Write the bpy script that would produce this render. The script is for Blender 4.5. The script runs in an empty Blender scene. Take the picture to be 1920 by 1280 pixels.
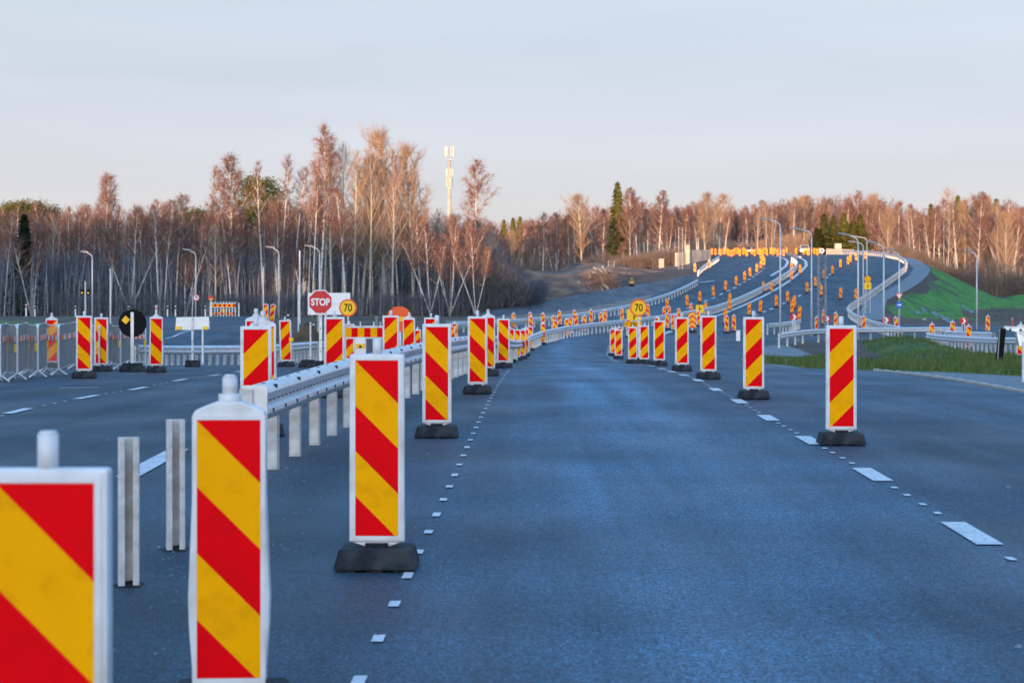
import bpy, math, random, numpy as np
from mathutils import Vector, Matrix, Euler
from mathutils.geometry import delaunay_2d_cdt
R = math.radians
random.seed(7); rng = np.random.default_rng(7)
scene = bpy.context.scene
C = scene.collection

# ------------------------------------------------------------------ camera
EYE = 1.6; FPX = 3600.0; HX = 960.0; HY = 541.0      # eye height, focal length in photo pixels, vanishing point
cam_d = bpy.data.cameras.new('camera'); cam = bpy.data.objects.new('camera', cam_d); C.objects.link(cam)
cam.location = (0, 0, EYE); cam.rotation_euler = (R(90), 0, 0)
cam_d.sensor_width = 36; cam_d.lens = 36*FPX/1920; cam_d.shift_y = -(640-HY)/1920
cam_d.clip_start = 0.5; cam_d.clip_end = 3000
cam_d.dof.use_dof = True; cam_d.dof.focus_distance = 21; cam_d.dof.aperture_fstop = 5.0
scene.camera = cam

# ------------------------------------------------------------------ light
SUN_EL, SUN_AZ = 1.6, 11.0           # degrees; the sun stands low behind the camera, a little to its left
w = bpy.data.worlds.new('World'); scene.world = w; w.use_nodes = True
nt = w.node_tree; nt.nodes.clear()
out = nt.nodes.new('ShaderNodeOutputWorld'); bg = nt.nodes.new('ShaderNodeBackground')
sky = nt.nodes.new('ShaderNodeTexSky'); sky.sky_type = 'NISHITA'; sky.sun_disc = False
sky.sun_elevation = R(8.0); sky.sun_rotation = R(180+SUN_AZ); sky.air_density = 1.0; sky.dust_density = 1.0; sky.ozone_density = 5.0
# thin high cloud veil: pale, covering more of the sky the lower one looks through it
tc = nt.nodes.new('ShaderNodeTexCoord'); sep = nt.nodes.new('ShaderNodeSeparateXYZ'); nt.links.new(tc.outputs['Generated'], sep.inputs[0])
mr = nt.nodes.new('ShaderNodeMapRange'); mr.inputs['From Min'].default_value = 0.0; mr.inputs['From Max'].default_value = 0.55
mr.inputs['To Min'].default_value = 0.80; mr.inputs['To Max'].default_value = 0.88; nt.links.new(sep.outputs[2], mr.inputs[0])
cr = nt.nodes.new('ShaderNodeValToRGB'); nt.links.new(sep.outputs[2], cr.inputs[0])
cr.color_ramp.elements[0].position = 0.0; cr.color_ramp.elements[0].color = (0.575, 0.495, 0.485, 1)
cr.color_ramp.elements[1].position = 1.0; cr.color_ramp.elements[1].color = (0.16, 0.50, 1.0, 1)
for p, c in ((0.035, (0.545, 0.48, 0.485)), (0.07, (0.515, 0.46, 0.475)), (0.11, (0.485, 0.46, 0.465)), (0.15, (0.50, 0.505, 0.50)), (0.24, (0.35, 0.47, 0.62)), (0.42, (0.22, 0.46, 0.84))):
    e = cr.color_ramp.elements.new(p); e.color = (*c, 1)
mp = nt.nodes.new('ShaderNodeMapping'); mp.inputs['Scale'].default_value = (1.5, 1.5, 14); nt.links.new(tc.outputs['Generated'], mp.inputs[0])
nz = nt.nodes.new('ShaderNodeTexNoise'); nz.inputs['Scale'].default_value = 1.6; nz.inputs['Detail'].default_value = 4; nt.links.new(mp.outputs[0], nz.inputs['Vector'])
mrn = nt.nodes.new('ShaderNodeMapRange'); mrn.inputs['From Min'].default_value = 0.3; mrn.inputs['From Max'].default_value = 0.7; mrn.inputs['To Min'].default_value = 0.92; mrn.inputs['To Max'].default_value = 1.06; nt.links.new(nz.outputs[0], mrn.inputs[0])
VEIL = 4.5
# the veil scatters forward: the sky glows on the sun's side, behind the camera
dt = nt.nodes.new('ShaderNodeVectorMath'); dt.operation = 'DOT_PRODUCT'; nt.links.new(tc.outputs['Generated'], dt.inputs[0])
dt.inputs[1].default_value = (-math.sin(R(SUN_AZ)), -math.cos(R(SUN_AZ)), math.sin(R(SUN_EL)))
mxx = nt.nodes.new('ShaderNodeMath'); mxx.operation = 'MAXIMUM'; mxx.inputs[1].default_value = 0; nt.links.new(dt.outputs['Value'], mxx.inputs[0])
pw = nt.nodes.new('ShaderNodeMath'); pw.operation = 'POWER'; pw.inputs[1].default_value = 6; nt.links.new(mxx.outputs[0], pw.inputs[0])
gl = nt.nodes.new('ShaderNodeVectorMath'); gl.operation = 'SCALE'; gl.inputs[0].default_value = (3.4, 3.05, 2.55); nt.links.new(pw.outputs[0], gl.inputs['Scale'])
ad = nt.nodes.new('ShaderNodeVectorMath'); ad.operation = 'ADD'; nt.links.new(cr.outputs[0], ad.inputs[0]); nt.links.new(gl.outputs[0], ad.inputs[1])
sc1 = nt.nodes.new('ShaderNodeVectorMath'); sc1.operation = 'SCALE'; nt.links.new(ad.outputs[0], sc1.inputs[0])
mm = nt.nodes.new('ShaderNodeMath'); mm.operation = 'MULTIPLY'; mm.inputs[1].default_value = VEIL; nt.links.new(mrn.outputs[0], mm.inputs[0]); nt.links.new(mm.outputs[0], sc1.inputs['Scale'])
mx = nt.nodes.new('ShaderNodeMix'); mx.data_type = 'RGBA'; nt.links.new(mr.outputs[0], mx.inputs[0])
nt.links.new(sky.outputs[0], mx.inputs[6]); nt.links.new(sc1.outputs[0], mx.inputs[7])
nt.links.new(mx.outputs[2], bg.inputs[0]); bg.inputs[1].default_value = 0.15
nt.links.new(bg.outputs[0], out.inputs[0])
sl = bpy.data.lights.new('sun', 'SUN'); so = bpy.data.objects.new('sun', sl); C.objects.link(so)
sl.energy = 3.7; sl.angle = R(0.5); sl.color = (1.0, 0.56, 0.28)
so.rotation_euler = (R(90-SUN_EL), 0, -R(SUN_AZ)); so.location = (-80, -160, 60)
vs = scene.view_settings; vs.view_transform = 'Standard'; vs.look = 'None'; vs.gamma = 1; vs.exposure = 1.15; vs.use_curve_mapping = False
scene.cycles.max_bounces = 4; scene.cycles.diffuse_bounces = 2; scene.cycles.glossy_bounces = 2; scene.cycles.transparent_max_bounces = 6
scene.cycles.use_denoising = True

# ------------------------------------------------------------------ materials
def mat(name, c1, c2=None, scale=5.0, rough=0.8, bump=0.0, metal=0.0, detail=5, dist=0.02, coords='Object', stretch=None, lo=0.35, hi=0.65, c3=None, s3=1.0, spec=None):
    m = bpy.data.materials.new(name); m.use_nodes = True; t = m.node_tree; b = t.nodes['Principled BSDF']
    b.inputs['Roughness'].default_value = rough; b.inputs['Metallic'].default_value = metal
    if spec is not None: b.inputs['Specular IOR Level'].default_value = spec
    b.inputs['Base Color'].default_value = (*c1, 1)
    if c2 is not None:
        tcn = t.nodes.new('ShaderNodeTexCoord'); src = tcn.outputs[coords]
        if stretch:
            mpn = t.nodes.new('ShaderNodeMapping'); mpn.inputs['Scale'].default_value = stretch; t.links.new(src, mpn.inputs[0]); src = mpn.outputs[0]
        n = t.nodes.new('ShaderNodeTexNoise'); n.inputs['Scale'].default_value = scale; n.inputs['Detail'].default_value = detail; t.links.new(src, n.inputs['Vector'])
        r = t.nodes.new('ShaderNodeMapRange'); r.inputs['From Min'].default_value = lo; r.inputs['From Max'].default_value = hi; t.links.new(n.outputs[0], r.inputs[0])
        x = t.nodes.new('ShaderNodeMix'); x.data_type = 'RGBA'; x.inputs[6].default_value = (*c1, 1); x.inputs[7].default_value = (*c2, 1); t.links.new(r.outputs[0], x.inputs[0])
        col = x.outputs[2]
        if c3 is not None:
            n3 = t.nodes.new('ShaderNodeTexNoise'); n3.inputs['Scale'].default_value = s3; n3.inputs['Detail'].default_value = 3; t.links.new(tcn.outputs[coords], n3.inputs['Vector'])
            r3 = t.nodes.new('ShaderNodeMapRange'); r3.inputs['From Min'].default_value = 0.5; r3.inputs['From Max'].default_value = 0.68; t.links.new(n3.outputs[0], r3.inputs[0])
            x3 = t.nodes.new('ShaderNodeMix'); x3.data_type = 'RGBA'; t.links.new(r3.outputs[0], x3.inputs[0]); t.links.new(col, x3.inputs[6]); x3.inputs[7].default_value = (*c3, 1); col = x3.outputs[2]
        t.links.new(col, b.inputs['Base Color'])
        if bump:
            bn = t.nodes.new('ShaderNodeBump'); bn.inputs['Strength'].default_value = bump; bn.inputs['Distance'].default_value = dist; t.links.new(n.outputs[0], bn.inputs['Height']); t.links.new(bn.outputs[0], b.inputs['Normal'])
    return m

def asphalt(name, base, patch=True):
    m = bpy.data.materials.new(name); m.use_nodes = True; t = m.node_tree; b = t.nodes['Principled BSDF']
    g = t.nodes.new('ShaderNodeTexCoord').outputs['Object']
    def noise(scale, detail=4, st=None):
        n = t.nodes.new('ShaderNodeTexNoise'); n.inputs['Scale'].default_value = scale; n.inputs['Detail'].default_value = detail
        if st:
            q = t.nodes.new('ShaderNodeMapping'); q.inputs['Scale'].default_value = st; t.links.new(g, q.inputs[0]); t.links.new(q.outputs[0], n.inputs['Vector'])
        else: t.links.new(g, n.inputs['Vector'])
        return n.outputs[0]
    def rng_(v, a, b_, c, d):
        r = t.nodes.new('ShaderNodeMapRange'); r.inputs[1].default_value = a; r.inputs[2].default_value = b_; r.inputs[3].default_value = c; r.inputs[4].default_value = d; t.links.new(v, r.inputs[0]); return r.outputs[0]
    def mul(a, b_):
        q = t.nodes.new('ShaderNodeMath'); q.operation = 'MULTIPLY'; t.links.new(a, q.inputs[0]); t.links.new(b_, q.inputs[1]); return q.outputs[0]
    fine = rng_(noise(62, 5), 0.36, 0.64, 0.15, 2.2)
    mid = mul(rng_(noise(9, 6), 0.3, 0.7, 0.80, 1.22), rng_(noise(24, 5), 0.35, 0.65, 0.62, 1.42))
    big = rng_(noise(0.5, 4, (1, 0.35, 1)), 0.3, 0.7, 0.72, 1.35)
    streak = rng_(noise(1.8, 4, (1, 0.025, 1)), 0.35, 0.65, 0.74, 1.26)
    cross = rng_(noise(0.45, 5, (0.06, 1, 1)), 0.35, 0.7, 0.80, 1.30)
    # worn, dusty running lane: lighter between the wheel tracks of the lane in use
    sx = t.nodes.new('ShaderNodeSeparateXYZ'); t.links.new(g, sx.inputs[0])
    def m2(op, a, b_):
        q = t.nodes.new('ShaderNodeMath'); q.operation = op
        for i_, v_ in enumerate((a, b_)):
            if isinstance(v_, (int, float)): q.inputs[i_].default_value = v_
            else: t.links.new(v_, q.inputs[i_])
        return q.outputs[0]
    y_ = sx.outputs[1]; cx = m2('ADD', m2('MULTIPLY', y_, m2('ADD', m2('MULTIPLY', y_, .0001), .008)), 1.1)
    wob = m2('MULTIPLY', m2('SUBTRACT', noise(.35, 3, (1, .3, 1)), .5), 1.6)
    dx = m2('ADD', m2('SUBTRACT', sx.outputs[0], cx), wob)
    lane = m2('POWER', 2.718, m2('MULTIPLY', m2('MULTIPLY', dx, dx), -.55))
    lane = m2('ADD', m2('MULTIPLY', lane, 1.0 if patch else 0), .47)
    for off in (-.85, .85):       # polished wheel tracks
        dw = m2('SUBTRACT', dx, off); lane = m2('SUBTRACT', lane, m2('MULTIPLY', m2('POWER', 2.718, m2('MULTIPLY', m2('MULTIPLY', dw, dw), -9.0)), .16))
    d2 = m2('SUBTRACT', dx, 6.5); lane = m2('ADD', lane, m2('MULTIPLY', m2('POWER', 2.718, m2('MULTIPLY', m2('MULTIPLY', d2, d2), -.07)), .28))
    k = mul(mul(mul(mul(mul(fine, mid), big), streak), cross), lane)
    v = t.nodes.new('ShaderNodeVectorMath'); v.operation = 'SCALE'; v.inputs[0].default_value = base; t.links.new(k, v.inputs['Scale'])
    t.links.new(v.outputs[0], b.inputs['Base Color'])
    t.links.new(rng_(noise(0.8, 4, (1, .4, 1)), 0.3, 0.7, 0.52, 0.72), b.inputs['Roughness'])
    b.inputs['Specular IOR Level'].default_value = 0.42
    bn = t.nodes.new('ShaderNodeBump'); bn.inputs['Strength'].default_value = 1.0; bn.inputs['Distance'].default_value = 0.005; t.links.new(noise(110, 4), bn.inputs['Height']); t.links.new(bn.outputs[0], b.inputs['Normal'])
    return m

M = {}
M['asphalt'] = asphalt('asphalt', (0.030, 0.069, 0.106))
M['asphalt_new'] = asphalt('asphalt_new', (0.085, 0.088, 0.105), False)
M['paint'] = mat('road_paint', (0.66, 0.67, 0.68), (0.16, 0.19, 0.22), 38, 0.65, lo=0.52, hi=0.72, detail=6, c3=(0.50, 0.52, 0.54), s3=2.5)
M['soil'] = mat('soil', (0.055, 0.040, 0.032), (0.13, 0.085, 0.055), 0.9, 0.95, 0.8, dist=0.15, detail=8, c3=(0.035, 0.03, 0.028), s3=0.15)
M['sand'] = mat('sand', (0.20, 0.125, 0.08), (0.34, 0.20, 0.12), 0.35, 0.95, 0.7, dist=0.3, detail=8, c3=(0.16, 0.10, 0.07), s3=0.12)
M['mound'] = mat('mound_earth', (0.10, 0.058, 0.042), (0.32, 0.185, 0.12), 0.4, 0.95, 1.0, dist=1.4, detail=10, c3=(0.07, 0.05, 0.04), s3=0.14)
M['strip'] = mat('bare_strip', (0.16, 0.14, 0.13), (0.24, 0.20, 0.17), 0.6, 0.95, 0.5, dist=0.1)
M['grass'] = mat('grass', (0.028, 0.15, 0.012), (0.085, 0.27, 0.028), 0.7, 0.9, 0.8, dist=0.15, detail=9, c3=(0.055, 0.065, 0.035), s3=0.16)
M['rough_grass'] = mat('rough_grass', (0.025, 0.085, 0.016), (0.10, 0.16, 0.03), 0.8, 0.9, 0.8, dist=0.1, detail=8, c3=(0.09, 0.075, 0.04), s3=0.25)
M['gravel'] = mat('gravel', (0.11, 0.13, 0.15), (0.25, 0.28, 0.30), 14, 0.9, 1.0, dist=0.04, detail=8)
M['litter'] = mat('forest_floor', (0.05, 0.035, 0.028), (0.09, 0.06, 0.04), 0.8, 0.95, 0.6, dist=0.1)
M['white'] = mat('white_plastic', (0.74, 0.76, 0.79), (0.62, 0.64, 0.67), 6, 0.42, lo=0.45, hi=0.75, detail=6, c3=(0.50, 0.50, 0.48), s3=3.5)
M['red'] = mat('red_sheeting', (0.86, 0.001, 0.006), (0.72, 0.002, 0.008), 6, 0.45, lo=.4, hi=.8, spec=.05)
M['yellow'] = mat('yellow_sheeting', (1.0, 0.44, 0.0), (0.94, 0.39, 0.0), 5, 0.45, lo=.4, hi=.8, c3=(0.90, 0.375, 0.001), s3=13, spec=.06)
M['amber'] = mat('amber_plastic', (0.95, 0.36, 0.05), (0.85, 0.30, 0.04), 5, 0.5)
M['orange'] = mat('orange_red', (0.90, 0.09, 0.006), None, rough=0.35)
M['signyellow'] = mat('sign_yellow', (1.0, 0.56, 0.0), None, rough=0.35)
M['signred'] = mat('sign_red', (0.62, 0.006, 0.02), None, rough=0.35)
M['signwhite'] = mat('sign_white', (0.85, 0.85, 0.85), None, rough=0.35)
M['signblue'] = mat('sign_blue', (0.01, 0.12, 0.5), None, rough=0.35)
M['black'] = mat('black_paint', (0.004, 0.005, 0.009), None, rough=0.6, spec=0.12)
M['rubber'] = mat('rubber', (0.007, 0.011, 0.017), (0.020, 0.027, 0.036), 12, 0.75, 0.5, dist=0.01, spec=0.25, c3=(0.045, 0.05, 0.055), s3=5)
M['galv'] = mat('galvanised_steel', (0.72, 0.75, 0.78), (0.55, 0.58, 0.61), 7, 0.36, metal=0.35, lo=.35, hi=.7, detail=7)
M['galv_post'] = mat('galvanised_post', (0.62, 0.64, 0.66), (0.34, 0.36, 0.38), 9, 0.5, metal=0.2, lo=.35, hi=.7, detail=8, c3=(0.40, 0.38, 0.34), s3=6)
M['lampsteel'] = mat('lamp_steel', (0.66, 0.68, 0.70), (0.56, 0.58, 0.60), 3, 0.5, metal=0.1)
M['dark'] = mat('slot_dark', (0.02, 0.025, 0.035), None, rough=0.9)
M['greymetal'] = mat('grey_metal', (0.30, 0.31, 0.32), (0.24, 0.25, 0.26), 4, 0.5, metal=0.3)
M['concrete'] = mat('concrete', (0.48, 0.43, 0.36), (0.34, 0.31, 0.27), 0.7, 0.9, 0.3, dist=0.02, detail=7)
M['wood'] = mat('weathered_log', (0.30, 0.30, 0.30), (0.17, 0.17, 0.17), 3, 0.9)
M['brownback'] = mat('brown_back', (0.10, 0.065, 0.04), (0.03, 0.025, 0.02), 3, 0.6, lo=.4, hi=.6)
M['antenna'] = mat('antenna_white', (0.55, 0.52, 0.46), None, rough=0.5)
M['carpaint'] = mat('car_dark_paint', (0.05, 0.12, 0.16), None, rough=0.3)
M['carsilver'] = mat('car_silver_paint', (0.32, 0.31, 0.31), None, rough=0.3, metal=0.4)
M['glass'] = mat('car_glass', (0.02, 0.03, 0.04), None, rough=0.08)
M['tail'] = mat('tail_light', (0.5, 0.01, 0.01), None, rough=0.3)
def bark(name, c1, c2, amount):
    m = bpy.data.materials.new(name); m.use_nodes = True; t = m.node_tree; b = t.nodes['Principled BSDF']; b.inputs['Roughness'].default_value = 0.85
    g = t.nodes.new('ShaderNodeTexCoord'); q = t.nodes.new('ShaderNodeMapping'); q.inputs['Scale'].default_value = (1.3, 1.3, 3.2); t.links.new(g.outputs['Object'], q.inputs[0])
    n = t.nodes.new('ShaderNodeTexNoise'); n.inputs['Scale'].default_value = 2.2; n.inputs['Detail'].default_value = 5; t.links.new(q.outputs[0], n.inputs['Vector'])
    r = t.nodes.new('ShaderNodeMapRange'); r.inputs[1].default_value = amount; r.inputs[2].default_value = amount+0.05; t.links.new(n.outputs[0], r.inputs[0])
    x = t.nodes.new('ShaderNodeMix'); x.data_type = 'RGBA'; x.inputs[6].default_value = (*c1, 1); x.inputs[7].default_value = (*c2, 1); t.links.new(r.outputs[0], x.inputs[0]); t.links.new(x.outputs[2], b.inputs['Base Color']); return m
M['birchbark'] = bark('birch_bark', (0.68, 0.65, 0.61), (0.10, 0.09, 0.085), 0.57)
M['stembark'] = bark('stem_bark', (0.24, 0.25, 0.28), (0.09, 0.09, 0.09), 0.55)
M['aspenbark'] = bark('aspen_bark', (0.46, 0.42, 0.35), (0.20, 0.17, 0.14), 0.60)
def twigmat(name, c1, c2):
    m = bpy.data.materials.new(name); m.use_nodes = True; t = m.node_tree; b = t.nodes['Principled BSDF']; b.inputs['Roughness'].default_value = 0.8; b.inputs['Specular IOR Level'].default_value = 0.2
    oi = t.nodes.new('ShaderNodeObjectInfo'); x = t.nodes.new('ShaderNodeMix'); x.data_type = 'RGBA'; x.inputs[6].default_value = (*c1, 1); x.inputs[7].default_value = (*c2, 1)
    g = t.nodes.new('ShaderNodeNewGeometry')
    ad = t.nodes.new('ShaderNodeMath'); ad.operation = 'MULTIPLY_ADD'; ad.inputs[1].default_value = 0.5; t.links.new(g.outputs['Random Per Island'], ad.inputs[0])
    hf = t.nodes.new('ShaderNodeMath'); hf.operation = 'MULTIPLY'; hf.inputs[1].default_value = 0.5; t.links.new(oi.outputs['Random'], hf.inputs[0]); t.links.new(hf.outputs[0], ad.inputs[2])
    t.links.new(ad.outputs[0], x.inputs[0]); t.links.new(x.outputs[2], b.inputs['Base Color']); return m
M['twig_birch'] = twigmat('birch_twigs', (0.16, 0.09, 0.078), (0.30, 0.155, 0.115))
M['twig_aspen'] = twigmat('aspen_twigs', (0.30, 0.20, 0.14), (0.44, 0.29, 0.19))
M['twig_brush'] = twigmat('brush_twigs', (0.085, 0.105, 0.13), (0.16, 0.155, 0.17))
M['twig_dusk'] = twigmat('dusky_twigs', (0.13, 0.095, 0.085), (0.26, 0.185, 0.14))
M['needle'] = twigmat('spruce_needles', (0.07, 0.09, 0.025), (0.24, 0.23, 0.06))
M['needle_dark'] = twigmat('dark_needles', (0.010, 0.026, 0.014), (0.022, 0.045, 0.020))
M['pineneedle'] = twigmat('pine_needles', (0.07, 0.085, 0.02), (0.12, 0.12, 0.035))
M['blade'] = twigmat('grass_blades', (0.02, 0.10, 0.016), (0.19, 0.18, 0.07))
M['gritstone'] = mat('grit_stone', (0.10, 0.12, 0.14), (0.22, 0.24, 0.26), 40, 0.9)
M['stone'] = mat('field_stone', (0.40, 0.36, 0.32), (0.28, 0.26, 0.25), 3, 0.9, 0.5)

# ------------------------------------------------------------------ mesh helpers
class MB:
    def __init__(s): s.v = []; s.f = []; s.m = []
    def add(s, vs_, fs, mi=0):
        o = len(s.v); s.v += [tuple(p) for p in vs_]; s.f += [tuple(i+o for i in f) for f in fs]; s.m += [mi]*len(fs); return s
    def box(s, c, d, mi=0, rz=0.0, taper=1.0):
        hx, hy, hz = d[0]/2, d[1]/2, d[2]/2; vs_ = []
        ca, sa = math.cos(rz), math.sin(rz)
        for z, k in ((-hz, 1.0), (hz, taper)):
            for x, y in ((-hx, -hy), (hx, -hy), (hx, hy), (-hx, hy)):
                x *= k; y *= k; vs_.append((c[0]+x*ca-y*sa, c[1]+x*sa+y*ca, c[2]+z))
        return s.add(vs_, [(3, 2, 1, 0), (4, 5, 6, 7), (0, 1, 5, 4), (1, 2, 6, 5), (2, 3, 7, 6), (3, 0, 4, 7)], mi)
    def prism(s, pts, y0, y1, mi=0):          # outline in xz, extruded along y
        n = len(pts); a = sum(pts[i][0]*pts[(i+1) % n][1]-pts[(i+1) % n][0]*pts[i][1] for i in range(n))
        if a < 0: pts = pts[::-1]
        vs_ = [(x, y0, z) for x, z in pts]+[(x, y1, z) for x, z in pts]
        fs = [tuple(range(n)), tuple(range(2*n-1, n-1, -1))]+[(i, i+n, (i+1) % n+n, (i+1) % n) for i in range(n)]
        return s.add(vs_, fs, mi)
    def tube(s, pts, rad, n=6, mi=0, cap=True):
        if not hasattr(rad, '__len__'): rad = [rad]*len(pts)
        pts = [Vector(p) for p in pts]; vs_ = []; ref = None
        for i, p in enumerate(pts):
            d = (pts[min(i+1, len(pts)-1)]-pts[max(i-1, 0)]).normalized()
            if ref is None: ref = Vector((1, 0, 0)) if abs(d.x) < 0.8 else Vector((0, 1, 0))
            u = d.cross(ref).normalized(); v = d.cross(u); ref = v.cross(d)*1.0 if False else ref
            for k in range(n):
                a = 2*math.pi*k/n; vs_.append(p+(u*math.cos(a)+v*math.sin(a))*rad[i])
        fs = []
        for i in range(len(pts)-1):
            for k in range(n):
                a = i*n+k; b = i*n+(k+1) % n; fs.append((a, b, b+n, a+n))
        if cap: fs += [tuple(range(n-1, -1, -1)), tuple(range((len(pts)-1)*n, len(pts)*n))]
        return s.add(vs_, fs, mi)
    def build(s, name, mats, parent=None, smooth=False, bevel=0):
        me = bpy.data.meshes.new(name); me.from_pydata(s.v, [], s.f)
        for m_ in (mats if isinstance(mats, (list, tuple)) else [mats]): me.materials.append(m_)
        me.polygons.foreach_set('material_index', s.m)
        if smooth: me.polygons.foreach_set('use_smooth', [True]*len(me.polygons))
        me.update(); o = bpy.data.objects.new(name, me); C.objects.link(o); o.parent = parent
        if bevel:
            b = o.modifiers.new('bevel', 'BEVEL'); b.width = bevel; b.segments = 2; b.limit_method = 'ANGLE'; b.angle_limit = R(40)
        return o
def npmesh(name, V, F, m, parent=None, smooth=False):
    """V (n,3) array, F (k,3 or 4) array -> one object"""
    me = bpy.data.meshes.new(name); V = np.asarray(V, np.float32); F = np.asarray(F, np.int32); k = F.shape[1]
    me.vertices.add(len(V)); me.vertices.foreach_set('co', V.ravel())
    me.loops.add(F.size); me.loops.foreach_set('vertex_index', F.ravel())
    me.polygons.add(len(F)); me.polygons.foreach_set('loop_start', np.arange(0, F.size, k, dtype=np.int32)); me.polygons.foreach_set('loop_total', np.full(len(F), k, np.int32))
    if smooth: me.polygons.foreach_set('use_smooth', np.ones(len(F), bool))
    me.materials.append(m); me.update(); me.validate()
    o = bpy.data.objects.new(name, me); C.objects.link(o); o.parent = parent; return o
def tag(o, label=None, cat=None, group=None, kind=None):
    if label: o['label'] = label
    if cat: o['category'] = cat
    if group: o['group'] = group
    if kind: o['kind'] = kind
    return o
def thing(name, label, cat, loc=(0, 0, 0), rz=0.0, group=None):
    o = bpy.data.objects.new(name, None); C.objects.link(o); o.empty_display_size = 0.3; o.location = loc; o.rotation_euler = (0, 0, rz)
    return tag(o, label, cat, group)
def copy_tree(o, parent=None):
    c = o.copy(); C.objects.link(c)
    if parent is not None: c.parent = parent
    for ch in KIDS(o): copy_tree(ch, c)
    return c
_kids = {}
def KIDS(o):
    return list(o.children)

# ------------------------------------------------------------------ the lie of the land
def smooth(a, b, x): t = np.clip((x-a)/(b-a), 0, 1); return t*t*(3-2*t)
gY = [-400, 0, 20, 29, 37, 46, 54, 63, 70, 80, 90, 100, 120, 135, 150, 165, 180, 190, 200, 210, 220, 230, 240, 250, 260, 270, 280, 300, 320, 340, 360, 400, 470, 2000]
gZ = [0, 0, 0, -.05, -.14, -.33, -.55, -.87, -1.1, -1.35, -1.5, -1.6, -1.68, -1.68, -1.58, -1.4, -1.12, -.88, -.45, .1, .75, 1.5, 2.3, 3.1, 3.8, 4.4, 4.95, 6.0, 6.8, 7.5, 8.0, 8.6, 8.6, 8.6]
_ys = np.arange(-400, 2000, 0.5); _g = np.interp(_ys, gY, gZ); _k = np.hanning(17); _k /= _k.sum(); _g = np.convolve(np.pad(_g, 8, 'edge'), _k, 'valid')
def g(Y): return np.interp(Y, _ys, _g)
def XL(Y): return np.interp(Y, [175, 197, 208, 222, 228, 237, 243, 249, 257, 275, 310, 335, 400, 470], [-4.5, -1.8, 2.7, 7.4, 10.8, 15.6, 18.9, 21.7, 24.8, 28, 33.0, 35.5, 39, 41])
def XR(Y): return np.interp(Y, [175, 189, 216, 228, 240, 254, 271, 297, 318, 338, 360, 400, 470], [31, 33.2, 38.9, 43.5, 47.5, 51.7, 55.8, 60, 62.8, 63, 61.5, 59, 55])
_ph = rng.uniform(0, 6.28, 12); _fr = rng.uniform(0.15, 0.9, (12, 2))
def lumps(X, Y):
    s = 0
    for i in range(12): s = s+np.sin(X*_fr[i, 0]+Y*_fr[i, 1]+_ph[i])/12
    return s
MOUNDS = [(6.0, 266, 11, 11, 2.5), (-0.8, 252, 4.0, 8, 2.3), (3.0, 262, 2.2, 4, .8), (9.5, 268, 2.6, 4, .9), (5.0, 238, 6, 6, .5), (97, 330, 9, 9, 1.6), (88, 318, 6, 7, 0.9)]
def H(X, Y):
    X = np.asarray(X, float); Y = np.asarray(Y, float); X, Y = np.broadcast_arrays(X, Y)
    h = g(Y)
    # beyond 175 m the carriageways climb on an embankment; outside it the land stays low
    d = np.maximum(np.maximum(XL(Y)-X-0.6, 0)*np.interp(Y, [235, 258, 325, 350], [.32, .15, .15, .32]), np.maximum(X-XR(Y)-3.2, 0)*0.48)
    bL = np.interp(Y, [175, 205, 260, 350, 470, 900], [-1.1, -1.4, -0.9, 0.5, 2.0, 2.5]); bR = np.interp(Y, [175, 200, 350, 470, 900], [-1.15, -1.2, 0.1, 1.0, 2.0])
    b = np.where(X < (XL(Y)+XR(Y))/2, bL, bR)+lumps(X, Y)*0.35*smooth(180, 200, Y)
    far = np.maximum(h-d, np.minimum(b, h))
    inside = d <= 0
    h = np.where(Y > 175, np.where(inside, h, far), h)
    # ramp at the left
    u = 960+3600*X/np.maximum(Y, 5.0)
    wl = smooth(610, 500, u)*smooth(76, 98, Y)
    zl = np.interp(Y, [55, 80, 100, 150, 162, 200], [-.7, -.6, -.6, -.57, -.8, -1.4])
    h = np.where(Y < 205, h*(1-wl)+zl*wl*1.0, h)
    h = h-0.2*smooth(-6, -10, X)*np.exp(-((Y-72)/9)**2)
    for (mx_, my_, sx, sy, a) in MOUNDS:
        e = np.exp(-((X-mx_)/sx)**2-((Y-my_)/sy)**2)
        e = np.minimum(e*1.7, 1) if a == 2.5 else e; h = h+a*e*(1+0.3*lumps(X*4, Y*4))+.5*np.minimum(e, .5)*lumps(X*9, Y*7)*np.where(inside, 0, 1)
    # ditch and low verge at the right, small unevenness
    dg = np.exp(-((X-12.5-(Y-70)*0.06)/2.2)**2)*smooth(60, 70, Y)*smooth(104, 92, Y)*0.35
    h = h-dg
    h = h+smooth(8.5, 12, X)*smooth(26, 21, X)*smooth(44, 56, Y)*smooth(92, 78, Y)*(.05+.16*lumps(X*2.2, Y*.9))
    h = h+smooth(8.5, 12, X)*.85*np.exp(-((X-15.8)/2.3)**2-((Y-80)/8.5)**2)
    # unseen rise added behind the camera, its ridge shaped to place the shade
    h = h+smooth(-90, -190, Y)*(13.5+4.2*smooth(-98, -112, X)-2.9*smooth(-104, -96, X)*smooth(-54, -64, X)+.8*smooth(-52, -44, X)+1.6*smooth(-42, -28, X))
    return h
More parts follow.
